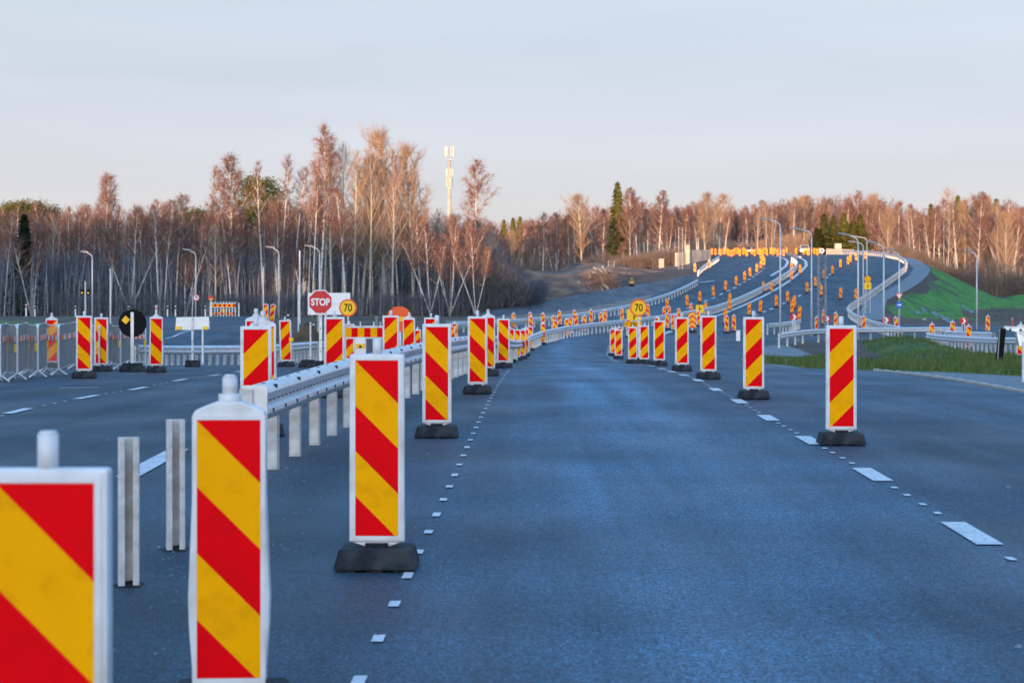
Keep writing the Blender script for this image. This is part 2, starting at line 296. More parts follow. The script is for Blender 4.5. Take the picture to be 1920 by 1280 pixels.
def cast(px, py, hh=0.0, y0=4.0, y1=470.0):
    """where the sight line through a spot of the photograph meets the land (plus hh)"""
    Y = np.concatenate([np.arange(y0, 60, 0.05), np.arange(60, y1, 0.2)]) if y0 < 60 else np.arange(y0, y1, 0.2)
    X = (px-HX)*Y/FPX; Zr = EYE-(py-HY)*Y/FPX; dlt = Zr-H(X, Y)-hh
    i = np.where((dlt[1:] <= 0) & (dlt[:-1] > 0))[0]
    if len(i) == 0:
        i = int(np.argmin(np.abs(dlt))); y = Y[i]
    else:
        i = i[0]; t = dlt[i]/(dlt[i]-dlt[i+1]); y = Y[i]+(Y[i+1]-Y[i])*t
    x = (px-HX)*y/FPX; return float(x), float(y), float(H(x, y))
def at(px, Y): x = (px-HX)*Y/FPX; return float(x), float(Y), float(H(x, Y))
def PX(pts, **k): return [cast(px, py, **k)[:2] for px, py in pts]

# ------------------------------------------------------------------ ground sheet, cut into its surfaces
def dens(poly, step=2.5):
    o = []
    for i in range(len(poly)):
        a = np.array(poly[i]); b = np.array(poly[(i+1) % len(poly)]); n = max(1, int(np.linalg.norm(b-a)/step))
        for k in range(n): o.append(tuple(a+(b-a)*k/n))
    return o
YY = np.arange(175, 471, 5.0)
deck_r = [(float(XR(y)+0.9), float(y)) for y in YY]; deck_l = [(float(XL(y)), float(y)) for y in YY[::-1]]
mainroad = [(-17, -60), (9, -60), (9, 20), (8.3, 30.5), (8.6, 43), (7.4, 46.5), (6.9, 49.5), (7.4, 60), (9.4, 80), (12.2, 100), (15.2, 112), (20, 121), (28, 128), (45, 136), (75, 150), (75, 156), (45, 156), (34, 162), (32.0, 172)] + \
    deck_r+deck_l+[(-4.3, 170), (-2.5, 155), (-4.6, 133), (-6.8, 100), (-9.0, 78), (-11.2, 84), (-14.0, 110), (-18.7, 148), (-19.5, 172), (-29, 172), (-31, 150), (-33, 108), (-26, 60), (-17, 45)]
ramp_lo = PX([(905, 599), (930, 594), (1030, 587), (1080, 580), (1130, 571), (1180, 561), (1225, 551), (1258, 541), (1285, 530)], y0=150)
ramp_hi = [(float(XL(y)), float(y)) for y in (250, 243, 237, 228, 222, 208, 197, 186, 178)]
g2line = PX([(845, 625), (877, 624), (930, 620), (968, 617), (997, 615), (1023, 613), (1080, 606), (1130, 596), (1180, 584), (1213, 576), (1247, 565), (1278, 555), (1295, 541), (1311, 534)], y0=110)
strip = PX([(845, 617), (877, 615), (930, 611), (968, 609), (1000, 607), (1040, 602), (1080, 597), (1130, 586), (1180, 574), (1215, 561)], y0=120)+ramp_lo[6::-1]+[(-6, 172)]
grass_r = [(float(XR(y)+4.2+.7*math.sin(y*.3)+.4*math.sin(y*.11)), float(y)) for y in np.arange(192, 306, 6)]+[(76, 310), (110, 345), (240, 345), (240, 168), (50, 166), (37, 180)]
grass_n = [(7.3, 46.8), (8.7, 44.2), (9.6, 43.0), (10.6, 38), (11.2, 34), (14, 30), (24, 30), (24, 92), (20.0, 90), (19.0, 96), (14.5, 96), (11.6, 92), (10.2, 84), (9.0, 70), (8.2, 60), (7.6, 52)]
gravel_n = [(8.35, 30.5), (8.7, 44), (9.6, 42.9), (10.6, 38), (11.2, 34), (14, 30), (14, 20), (9.05, 20)]
gravel_m = [(7.0, 49.6), (7.5, 60), (9.5, 80), (12.3, 100), (15.2, 111), (16.5, 105), (17, 97), (14.5, 96.2), (11.5, 92.2), (10.1, 84), (8.9, 70), (8.1, 60), (7.5, 52), (7.2, 47)]
island = PX([(1482, 650), (1498, 640), (1525, 640), (1560, 647), (1625, 656), (1655, 668), (1650, 680), (1600, 682), (1545, 668), (1505, 658)])
g5strip = [(24, 91), (20, 90), (19, 96.5), (17.2, 98), (18.5, 106), (26, 110), (33, 110), (33, 92)]
side2 = [(21.0, 100), (24, 112), (40, 122), (60, 124), (60, 96), (25.5, 95.5)]
verge_r = [(float(XR(y)+0.92), float(y)) for y in YY]+[(float(XR(y)+3.3), float(y)) for y in YY[::-1]]
sand_l = [(-4, 240), (3, 246), (10, 248), (20, 262), (24.5, 268), (30, 308), (37, 360), (5, 360), (-6, 290)]
left_green = PX([(-60, 617), (92, 613), (85, 603), (-60, 600)], y0=60)
left_soil = PX([(-60, 599.5), (86, 602.5), (93, 613.5), (180, 612), (262, 606), (250, 598), (150, 593), (-60, 588)], y0=60)
soil_p = PX([(1800, 584), (1850, 578), (1990, 577), (1990, 603), (1870, 603), (1815, 596)], y0=150)
REG = [('soil_patch', soil_p, 'soil'), ('bare_strip', strip, 'strip'), ('ramp_road', ramp_hi+ramp_lo, 'asphalt_new'), ('grass_patch', left_green, 'rough_grass'), ('soil_bank', left_soil, 'soil'), ('main_road', mainroad, 'asphalt'), ('side_road', side2, 'asphalt'), ('gravel_shoulder', g5strip, 'gravel'),
       ('soil_island', island, 'soil'), ('grass_verge', grass_n, 'rough_grass'), ('gravel_shoulder', gravel_n, 'gravel'), ('gravel_shoulder', gravel_m, 'gravel'),
       ('road_shoulder', verge_r, 'gravel'), ('grass_slope', grass_r, 'grass'), ('sand_slope', sand_l, 'mound')]
def inpoly(P, poly):
    x, y = P[:, 0], P[:, 1]; r = np.zeros(len(P), bool); n = len(poly)
    for i in range(n):
        x1, y1 = poly[i]; x2, y2 = poly[(i+1) % n]
        if y1 == y2: continue
        c = ((y1 > y) != (y2 > y)) & (x < (x2-x1)*(y-y1)/(y2-y1)+x1); r ^= c
    return r
def build_ground():
    pts = []
    rows = list(np.arange(-60, 4, 8.0)); y = 4.0
    while y < 470: rows.append(y); y += min(2.0, max(0.5, y*0.02))
    for i, y in enumerate(rows):
        hw = max(22, abs(y)*0.31); n = 42 if y < 40 else 78
        for k in range(n): pts.append((-hw+2*hw*(k+0.5*(i % 2))/n, y))
    for y in list(range(-500, -60, 16))+[480, 500, 530, 570, 620, 700, 800, 1000]:
        for x in range(-700, 701, 40): pts.append((x, y))
    for y in np.arange(-60, 470, 12):
        for x in list(range(-700, -150, 60))+list(range(160, 701, 60)): pts.append((x, y))
        for x in range(-150, 151, 8):
            if abs(x) > max(24, abs(y)*0.31+2): pts.append((x, y))
    nv = len(pts); faces = []
    for nm, poly, _ in REG:
        dp = dens(poly); s = len(pts); pts += dp; faces.append(list(range(s, s+len(dp))))
    edges = [(f[i], f[(i+1) % len(f)]) for f in faces for i in range(len(f))]
    vo, eo, fo, *_ = delaunay_2d_cdt([Vector(p) for p in pts], edges, [], 0, 1e-4)
    V = np.array([(p.x, p.y) for p in vo]); F = np.array([tuple(f) for f in fo if len(f) == 3])
    cen = V[F].mean(1); a = V[F]; ar = np.cross(a[:, 1]-a[:, 0], a[:, 2]-a[:, 0]); F[ar < 0] = F[ar < 0][:, ::-1]
    reg = np.full(len(F), -1)
    for i in range(len(REG)):
        m_ = inpoly(cen, REG[i][1]) & (reg < 0); reg[m_] = i
    V3 = np.column_stack([V, H(V[:, 0], V[:, 1])])
    def sub(mask, name, m_):
        f = F[mask]; u, inv = np.unique(f, return_inverse=True)
        return tag(npmesh(name, V3[u], inv.reshape(f.shape), m_, smooth=True), kind='structure')
    # default: dark soil near the works, leaf litter in the forest
    dflt = reg < 0; fl = (cen[:, 1] > 200) | (cen[:, 1] < -60) | (np.abs(cen[:, 0]) > 90)
    sub(dflt & fl, 'forest_floor', M['litter']); sub(dflt & ~fl, 'bare_soil', M['soil'])
    for i, (nm, _, mk) in enumerate(REG):
        if (reg == i).any(): sub(reg == i, nm, M[mk])
build_ground()

def quad_strip(poly_pts, width, name, m_, parent=None, eps=0.006, step=0.5, kind='structure'):
    """painted line along world points, draped on the land"""
    P = [np.array(p[:2]) for p in poly_pts]; Q = [P[0]]
    for a, b in zip(P[:-1], P[1:]):
        n = max(1, int(np.linalg.norm(b-a)/step))
        for k in range(1, n+1): Q.append(a+(b-a)*k/n)
    Q = np.array(Q); T = np.gradient(Q, axis=0); T /= np.linalg.norm(T, axis=1)[:, None]; N = np.column_stack([-T[:, 1], T[:, 0]])
    V = []
    for s in (1, -1):
        E = Q+N*s*width/2; V.append(np.column_stack([E, H(E[:, 0], E[:, 1])+eps+0.00015*np.maximum(E[:, 1], 0)]))
    n = len(Q); V = np.vstack(V); i = np.arange(n-1); F = np.column_stack([i+n, i+1+n, i+1, i])
    o = npmesh(name, V, F, m_, parent)
    if parent is None: tag(o, kind=kind)
    return o
def dash(x, y, dx, dy, L, W, name='lane_dash'):
    d = np.array((dx, dy)); d = d/np.linalg.norm(d); a = np.array((x, y))-d*L/2; b = a+d*L
    return quad_strip([a, b], W, name, M['paint'], step=0.5)
def resample(pts, step):
    P = np.array(pts, float); s = np.r_[0, np.cumsum(np.linalg.norm(np.diff(P[:, :2], axis=0), axis=1))]; n = int(s[-1]/step)
    t = np.arange(n+1)*step; return np.column_stack([np.interp(t, s, P[:, k]) for k in range(P.shape[1])])
def smoothed(pts, it=2):
    P = np.array(pts, float)
    for _ in range(it):
        Q = P.copy(); Q[1:-1] = (P[:-2]+2*P[1:-1]+P[2:])/4; P = Q
    return P
# markings: fine dots of the left line
dl = smoothed([cast(px, py)[:2] for px, py in [(672, 1279), (713, 1191), (785, 1034), (805, 997), (831, 938), (860, 876), (880, 830), (905, 775), (925, 738), (945, 706), (960, 690), (975, 678), (990, 668), (1012, 652)]], 1)
dr = resample(dl, 0.96)
for i, p in enumerate(dr[:70]):
    q = dr[min(i+1, len(dr)-1)]-dr[max(i-1, 0)]
    if i < 60: dash(p[0], p[1], q[0], q[1], 0.17 if i % 3 else 0.22, 0.055, 'line_dot')
# right lane dashes
rl = [(1820, 1000), (1635, 890), (1518, 826), (1440, 784), (1386, 753), (1342, 731), (1309, 713.7), (1282.5, 704), (1259, 697.5), (1241, 692), (1222, 686.5), (1200, 683.5), (1180, 681), (1156, 678), (1149, 675), (1146, 672), (1141.7, 668.7), (1140, 665), (1140, 661.7), (1141, 658), (1141.5, 654), (1142.5, 650)]
RP = [cast(px, py)[:2] for px, py in rl]
for i, (x, y) in enumerate(RP):
    a = RP[max(i-1, 0)]; b = RP[min(i+1, len(RP)-1)]; dx, dy = b[0]-a[0], b[1]-a[1]
    dash(x, y, dx, dy, 1.15, 0.17)
    if i < 9:
        nx = RP[i+1]
        for t in (0.28, 0.42, 0.58, 0.72): dash(x+(nx[0]-x)*t, y+(nx[1]-y)*t, dx, dy, 0.13, 0.05, 'line_dot')
for t in (0.3, 0.45): dash(RP[0][0]-0.05, RP[0][1]-4*t, 0, 1, 0.13, 0.05, 'line_dot')
# left carriageway dashes
LP = [cast(px, py)[:2] for px, py in [(-60, 800), (34, 771), (163, 745), (259, 729), (338, 713), (402, 704), (450, 697)]]
for i, (x, y) in enumerate(LP):
    a = LP[max(i-1, 0)]; b = LP[min(i+1, len(LP)-1)]; dash(x, y, b[0]-a[0], b[1]-a[1], 1.2, 0.14)
    if i < 5:
        for t in (0.35, 0.5, 0.65): dash(x+(LP[i+1][0]-x)*t, y+(LP[i+1][1]-y)*t, b[0]-a[0], b[1]-a[1], 0.12, 0.05, 'line_dot')
quad_strip(PX([(110, 728), (185, 727)]), 0.12, 'edge_line', M['paint'])
quad_strip(PX([(238, 895), (262, 882), (310, 856), (335, 843)]), 0.2, 'edge_line', M['paint'])
quad_strip(PX([(310, 635), (325, 632), (350, 622), (395, 604)], y0=60), 0.12, 'edge_line', M['paint'])
# far side: centre dashes of the oncoming carriageway and of ours, solid lines by the median
for seq, L in (([(1250, 590), (1290, 577.5), (1323, 565), (1338, 558.7), (1352, 552), (1365.7, 545.8), (1377.5, 540), (1387, 534), (1396, 529), (1404.7, 524), (1411.7, 519.7), (1418, 515), (1423, 511.7), (1428, 508), (1432, 503)], 2.2),
               ([(1418, 591), (1432.5, 585), (1446.7, 579.7), (1470, 569), (1499, 555), (1520, 542.5), (1536, 532), (1550, 520.8), (1556, 515), (1561, 508)], 2.4), ([(1112, 600), (1135, 596), (1160, 592)], 2.0)):
    Q = [cast(px, py, y0=60)[:2] for px, py in seq]
    for i, (x, y) in enumerate(Q):
        a = Q[max(i-1, 0)]; b = Q[min(i+1, len(Q)-1)]; dash(x, y, b[0]-a[0], b[1]-a[1], L, 0.32)
edge1 = smoothed(PX([(1240, 628), (1290, 609), (1333, 595), (1373, 580), (1423, 560), (1456.7, 542.5), (1481.7, 528), (1505, 510), (1515, 498), (1513, 491), (1502, 484.5), (1488, 481.5)], y0=80), 1)
quad_strip(edge1, 0.42, 'edge_line', M['paint'], eps=0.02)
edge2 = smoothed(PX([(1445, 518), (1463, 509), (1475, 500), (1480, 492), (1474, 485.5), (1460, 481.5), (1440, 479.5)], y0=150), 1)
quad_strip(edge2, 0.42, 'edge_line', M['paint'], eps=0.02)
quad_strip(PX([(1311, 530), (1340, 527)], y0=150), 0.5, 'edge_line', M['paint'])
for a in ([(1700, 652), (1730, 640)],): pass
for q in ([(1697, 574), (1712, 582), (1722, 590)], [(1730, 577), (1752, 589), (1782, 606)], [(1782, 559), (1806, 573), (1830, 588)]):
    quad_strip(PX(q, y0=140), 0.55, 'drain_channel', M['gravel'], eps=.03)
# kerb on the right
kp = resample(smoothed([(8.05, 20), (8.15, 26), (8.22, 31), (8.4, 38), (8.5, 42), (8.3, 44.5)], 1), 1.0)
kerb = thing('kerb', 'low pale kerb between the asphalt and the gravel at the right edge', 'kerb', (8.2, 30, 0))
kmb = MB().box((0, 0, 0.0), (0.10, 0.985, 0.09)); k0 = None
for a, b in zip(kp[:-1], kp[1:]):
    c = (a+b)/2
    if k0 is None: k0 = kmb.build('kerb_stone', M['concrete'], kerb, bevel=0.012); o = k0
    else: o = k0.copy(); C.objects.link(o)
    o.location = (c[0]-8.2, c[1]-30, float(H(c[0], c[1]))); o.rotation_euler = (0, 0, math.atan2(b[1]-a[1], b[0]-a[0])-math.pi/2)

# ------------------------------------------------------------------ marker panels
def stripes(x0, x1, z0, z1, y, mirror, back=False):
    """red and yellow bands on one face, cut as polygons"""
    mb = MB(); W = x1-x0; P = 0.2575
    def clip(poly, a, b):
        def half(pl, s, k):
            o = []
            for i in range(len(pl)):
                p, q = pl[i], pl[(i+1) % len(pl)]; fp = s*((z1-p[1])-(p[0]-x0))-k; fq = s*((z1-q[1])-(q[0]-x0))-k
                if fp >= 0: o.append(p)
                if fp*fq < 0: t = fp/(fp-fq); o.append((p[0]+(q[0]-p[0])*t, p[1]+(q[1]-p[1])*t))
            return o
        return half(half(poly, 1, a), -1, -b)
    rect = [(x0, z0), (x1, z0), (x1, z1), (x0, z1)]
    for k in range(-2, int((z1-z0)/P)+2):
        pl = clip(rect, k*P, (k+1)*P)
        if len(pl) < 3: continue
        if mirror: pl = [(x0+x1-p[0], p[1]) for p in pl][::-1]
        if back: pl = pl[::-1]
        mb.add([(p[0], y, p[1]) for p in pl], [tuple(range(len(pl)))], 1 if k % 2 else 0)
    return mb
FZ0, FZ1 = 0.19, 1.19          # face bottom and top above ground
def proto_panel(kind, mirror):
    t = thing('traffic_marker', 'x', 'traffic marker'); hw = 0.123 if kind != 'F' else .105
    if kind == 'R':
        pts = [(-0.158, FZ0-.035), (-0.156, FZ1+.035), (0.156, FZ1+.035), (0.158, FZ0-.035)]
        lug = MB().tube([(0, .0, FZ1+.03), (0, 0, FZ1+.12)], 0.026, 10).tube([(0, 0, FZ1+.12), (0, 0, FZ1+.128)], [0.026, 0.02], 10)
        y0, y1 = -0.03, 0.03
    elif kind == 'F':
        a_ = np.linspace(0, math.pi, 9); pts = [(-.15, FZ0-.03)]+[(-.15*math.cos(q), FZ1+.0+.09*math.sin(q)) for q in a_]+[(.15, FZ0-.03)]
        lug = MB().tube([(0, 0, FZ1+.07), (0, 0, FZ1+.13)], [.03, .02], 8); y0, y1 = -.03, .03
    else:
        pts = [(-0.138, FZ0-.03), (-0.155, FZ0+.2), (-0.158, 0.5), (-0.142, 0.9), (-0.138, FZ1+.03), (-0.12, FZ1+.042), (-0.05, FZ1+.07), (0.05, FZ1+.07), (0.12, FZ1+.042), (0.138, FZ1+.03), (0.142, 0.9), (0.158, 0.5), (0.155, FZ0+.2), (0.138, FZ0-.03)]
        lug = MB().tube([(0, 0, FZ1+.05), (0, 0, FZ1+.10)], 0.044, 8).tube([(0, .0, FZ1+.10), (0, 0, FZ1+.165)], [0.031, 0.029], 10).tube([(0, 0, FZ1+.165), (0, 0, FZ1+.175)], [0.029, 0.018], 10)
        y0, y1 = -0.045, 0.045
    fm = M['white'] if kind != 'F' else M['amber']; MB().prism(pts, y0, y1).build('frame', fm, t, bevel=0.008)
    # raised rim round the face
    rm = MB(); e = 0.012
    for s in (-1, 1):
        yy = (y0-0.004, y0+.002) if s < 0 else (y1-.002, y1+0.004)
        for (a, b) in (((-hw-e-.006, FZ0-.02), (-hw+.0, FZ1+.02)), ((hw, FZ0-.02), (hw+e+.006, FZ1+.02))):
            rm.box(((a[0]+b[0])/2, sum(yy)/2, (a[1]+b[1])/2), (b[0]-a[0], yy[1]-yy[0], b[1]-a[1]))
        for z in (FZ0-.011, FZ1+.011): rm.box((0, sum(yy)/2, z), (2*hw, (yy[1]-yy[0])*0.9, .018))
    rm.build('rim', fm, t)
    lug.build('carrying_lug', fm, t, smooth=True)
    stripes(-hw, hw, FZ0, FZ1, y0-0.003, mirror).build('striped_face', [M['yellow'], M['red']], t)
    stripes(-hw, hw, FZ0, FZ1, y1+0.003, not mirror, True).build('striped_face', [M['yellow'], M['red']], t)
    MB().prism([(-0.14, FZ0-.037), (0.14, FZ0-.037), (0.03, FZ0-.075), (-0.03, FZ0-.075)], -.022, .022).build('foot_wedge', M['white'], t, bevel=0.004)
    b = MB(); b.add([(-.235, -.19, .0), (.235, -.19, .0), (.235, .19, 0), (-.235, .19, 0), (-.205, -.15, .115), (.205, -.15, .115), (.205, .15, .115), (-.205, .15, .115)], [(3, 2, 1, 0), (4, 5, 6, 7), (0, 1, 5, 4), (1, 2, 6, 5), (2, 3, 7, 6), (3, 0, 4, 7)])
    bo = b.build('rubber_base', M['rubber'], t, bevel=0.012); bo.location.z = 0.012
    f = MB(); [f.box((x, 0, .006), (.09, .33, .012)) for x in (-.16, 0, .16)]; f.build('foot_pad', M['rubber'], bo).location.z = -0.012
    f2 = MB().box((0, 0, .122), (.13, .12, .03)); f2.build('socket', M['rubber'], bo).location.z = 0.0
    return t
PROTO = {(k, m): None for k in 'RTF' for m in (0, 1)}; used = {}
ORD = ['first', 'second', 'third', 'fourth', 'fifth', 'sixth', 'seventh', 'eighth', 'ninth', 'tenth', 'eleventh', 'twelfth', 'thirteenth', 'fourteenth', 'fifteenth', 'sixteenth', 'seventeenth', 'eighteenth', 'nineteenth', 'twentieth', 'twenty-first', 'twenty-second', 'twenty-third', 'twenty-fourth', 'twenty-fifth']
def panel(pos, kind, mir, label, group, rz=None, tilt=0.0):
    k = (kind, mir)
    if PROTO[k] is None: PROTO[k] = proto_panel(kind, mir); o = PROTO[k]
    else: o = copy_tree(PROTO[k])
    x, y, z = pos; face = -math.atan2(x, y) if y else 0
    if kind == 'F' and not tilt: tilt = random.gauss(0, .03)
    o.location = (x, y, z); o.rotation_euler = (0, tilt, (face*0.6+random.uniform(-.10, .10)) if rz is None else rz)
    o['label'] = label; o['group'] = group; return o
def px_panel(px, py, **k): return cast(px, py-1.0*0, **k)
# main left row along the dotted line
LEFT = [(97, 4.85, 'R', 0.0), (433, 7.55, 'T', 0.0)]
row = [(at(90, 4.82), 'R', 'largest and nearest striped panel, cut off by the lower left corner', 0.0),
       (at(431, 7.5), 'T', 'second nearest striped panel with bulging white sides and tapered shoulders', 0.05)]
L1 = [(703, 1074, 'R'), (818, 822, 'R'), (895, 739, 'R'), (915, 705, 'T'), (944, 690.5, 'R'), (957, 680, 'R'), (969, 676, 'R'), (979, 673, 'R'), (985, 668, 'T'), (994, 657, 'R'), (1018, 646.5, 'T'), (1041, 637.5, 'R'), (1062.5, 633, 'T'), (1069.6, 628.5, 'R'), (1096, 623, 'T')]
nearest = [panel(p, k, 0, lb, 'striped panels of the row left of our lane', rz) for p, k, lb, rz in row]
for i, (px, py, k) in enumerate(L1):
    c = cast(px, py); c = (c[0]+0.0, c[1]+0.19, c[2])
    panel(c, k, 0, 'red and yellow striped panel, %s from the camera in the row beside the dotted line' % ORD[i+2], 'striped panels of the row left of our lane', -0.03 if i < 6 else None)
# right row along the dashed line
R1 = [(1583, 836), (1416, 749), (1330, 711), (1280, 696), (1237, 686), (1209, 682.5), (1187, 681.5), (1160, 673), (1150, 667.5)]
for i, (px, py) in enumerate(R1):
    c = cast(px, py); c = (c[0], c[1]+0.19, c[2])
    panel(c, 'R', 1, 'striped panel, %s from the camera in the row along the right dashed line' % ORD[i], 'striped panels of the row right of our lane', 0.0 if i < 4 else None)
grp = 'striped panels of the junction'
J = [(1154, 663, 'R', 1), (1161.7, 659, 'R', 1), (1179, 633, 'R', 1), (1245, 603, 'T', 0), (1251, 618, 'T', 0), (1262.5, 621, 'R', 1), (1267.5, 622, 'R', 1), (1309.7, 612, 'T', 1), (1362.5, 624.5, 'T', 0), (1376, 622.5, 'T', 0), (1316.7, 632, 'R', 1), (1397.5, 632, 'R', 1), (1405, 630, 'T', 1), (1272.5, 606, 'T', 1), (1232, 628, 'T', 1)]
for i, (px, py, k, m_) in enumerate(J):
    side = 'left of the chevron board' if px < 1290 else 'right of the chevron board'
    n = sorted([q[0] for q in J if (q[0] < 1290) == (px < 1290)]).index(px)
    panel(cast(px, py), k, m_, 'small striped panel, %s from left among those %s at the junction' % (ORD[n], side), grp)
# left of the guardrail, facing the other way
Lx = [(480, 19.3, 'R', 1, 'striped panel left of the guardrail end, standing in front of its tapered neighbour'), (493, 21.0, 'T', 1, 'tapered striped panel half hidden behind the panel left of the guardrail end'),
      (480, 26.0, 'T', 1, 'striped panel almost wholly hidden behind two others left of the guardrail end'),
      (627, 29.3, 'R', 1, 'faded striped panel right of the stop sign, its foot hidden by the guardrail'), (733, 36.5, 'R', 1, 'striped panel in front of the orange no entry disc'),
      (767, 46.0, 'T', 1, 'tapered striped panel just right of the orange no entry disc'), (655, 58.0, 'R', 1, 'striped panel behind the wide barrier board, only its top corner showing'),
      (808, 44.0, 'R', 1, 'striped panel whose top shows behind the fourth panel by the dotted line'), (783, 80.0, 'T', 1, 'small tapered striped panel right of the tapered one by the orange disc'),
      (853, 112.0, 'T', 1, 'tiny tapered striped panel beyond the guardrail left of the dotted line row'), (848, 100.0, 'R', 1, 'tiny striped panel just above the guardrail left of the dotted line row'),
      (537, 50.5, 'R', 1, 'slightly leaning striped panel on a black foot left of the stop sign')]
for px, Y, k, m_, lb in Lx: panel(at(px, Y), k, m_, lb, 'striped panels left of the guardrail', tilt=-0.03 if px == 537 else 0)
panel(cast(158, 709), 'R', 0, 'striped panel standing in the middle of the pedestrian barriers', 'striped panels by the barriers')
panel(cast(293, 698), 'T', 0, 'tapered striped panel at the right end of the pedestrian barriers', 'striped panels by the barriers')
panel(at(97, 47), 'T', 1, 'tapered striped panel seen behind the left pedestrian barriers', 'striped panels by the barriers')
panel(cast(190, 696), 'R', 0, 'striped panel seen through the barriers right of the middle panel', 'striped panels by the barriers')
panel(at(498, 118), 'R', 1, 'left one of two small leaning striped panels on the ramp crest', 'striped panels on the ramp crest', tilt=0.02)
panel(at(508, 118.5), 'R', 1, 'right one of two small leaning striped panels on the ramp crest', 'striped panels on the ramp crest', tilt=0.12)
# oncoming carriageway beyond the guardrail
OP = [(963, 150), (993.7, 152), (995.5, 138), (1018, 150), (1038, 140), (1049, 158), (1077, 160), (1080.5, 146), (1108, 162), (1127, 152), (1134.7, 162), (1166, 167), (1215, 178), (1254.7, 172), (1296, 182)]
for i, (px, Y) in enumerate(OP): panel(at(px, Y), 'T', i % 2, 'striped panel, %s from left among those behind the long guardrail on oncoming lanes' % ORD[i], 'striped panels on the oncoming lanes')
HC = [(1251, 583), (1288.7, 575.5), (1311.7, 567.5), (1338, 557), (1360, 546), (1380, 537.5), (1396, 528), (1406.3, 520.5), (1418.7, 512.5), (1426.7, 506), (1432, 499), (1430, 493), (1427, 488)]
for i, (px, py) in enumerate(HC): panel(cast(px, py, y0=120), 'F', 0, 'striped panel, %s up the hill in the centre row of the oncoming lanes' % ORD[i], 'striped panels in the centre row of the hill')
HR = [(1322.5, 592), (1368.8, 583), (1431.7, 548), (1446.7, 548), (1461.7, 536), (1484, 509), (1484, 526), (1500, 514), (1368, 572)]
for i, (px, py) in enumerate(HR): panel(cast(px, py, y0=120), 'F', 0, 'striped panel %s up the hill in the row hugging the median guardrail' % ORD[i], 'striped panels by the median guardrail')
HO = [(1359.5, 607.5), (1405, 592.5), (1425.3, 586.5), (1455.7, 576), (1476.7, 567.5), (1485, 589), (1490.5, 577), (1487, 580), (1498.8, 600), (1512.8, 549.5), (1529, 538.5), (1539.5, 555), (1544.7, 524.5), (1560.8, 515.5), (1575.7, 503.5), (1590, 497.5), (1594, 493), (1605.5, 490), (1622.5, 487), (1575.5, 561), (1604, 562.5), (1481, 619), (1531.7, 628), (1544.5, 609), (1567, 616), (1619.7, 625), (1516, 480.5)]
HO2 = sorted(HO[:21]); HO3 = sorted(HO[21:])
for px, py in HO2: panel(cast(px, py, y0=120), 'F', 0 if px > 1500 else 1, 'small striped panel, %s from left among those on the right lanes of the hill' % ORD[HO2.index((px, py))], 'striped panels on the right carriageway')
for px, py in HO3[1:]: panel(cast(px, py), 'T', 1, 'striped panel, %s from left before the far straight guardrail' % ORD[HO3.index((px, py))-1], 'striped panels by the far straight guardrail')
panel(cast(1682.5, 628), 'T', 1, 'leaning striped panel in front of the guardrail below the round blue sign', 'striped panels by the far straight guardrail', tilt=-0.10)
panel(cast(1303, 512, y0=200), 'T', 0, 'striped panel at the foot of the small guardrail by the concrete wall', 'striped panels by the concrete wall')
panel(cast(1329.5, 504, y0=200), 'T', 0, 'striped panel in front of the small guardrail by the concrete wall', 'striped panels by the concrete wall')
for px, Y, lb in ((1747.5, 108, 'striped panel at the left end of the row of posts on the right'), (1786, 118, 'tallest looking striped panel behind the row of posts on the right'), (1816, 101, 'striped panel in the middle of the row of posts on the right'), (1852, 140, 'distant pale striped panel behind the right guardrail'), (1914, 70, 'striped panel cut by the right edge behind the white rail end')):
    panel(at(px, Y), 'T', 0, lb, 'striped panels behind the right guardrail')
CR = [1335, 1341.5, 1351.5, 1356, 1362, 1366, 1371, 1376, 1380, 1384, 1387, 1393, 1396, 1400, 1410, 1415, 1421, 1424, 1427, 1431, 1434, 1438, 1445, 1449, 1453, 1458, 1463, 1469, 1475, 1492, 1508, 1513, 1517, 1522, 1527, 1532, 1536]
for i, px in enumerate(CR):
    Y = random.uniform(318, 352) if 1345 < px < 1470 else random.uniform(330, 356); panel(at(px, Y), 'F', 0, 'tiny sunlit striped panel on the crest '+('left of the first car' if px < 1400 else 'between the two cars' if px < 1505 else 'right of the second car'), 'sunlit crest panels '+('left of the first car' if px < 1400 else 'between the two cars' if px < 1505 else 'right of the second car'))

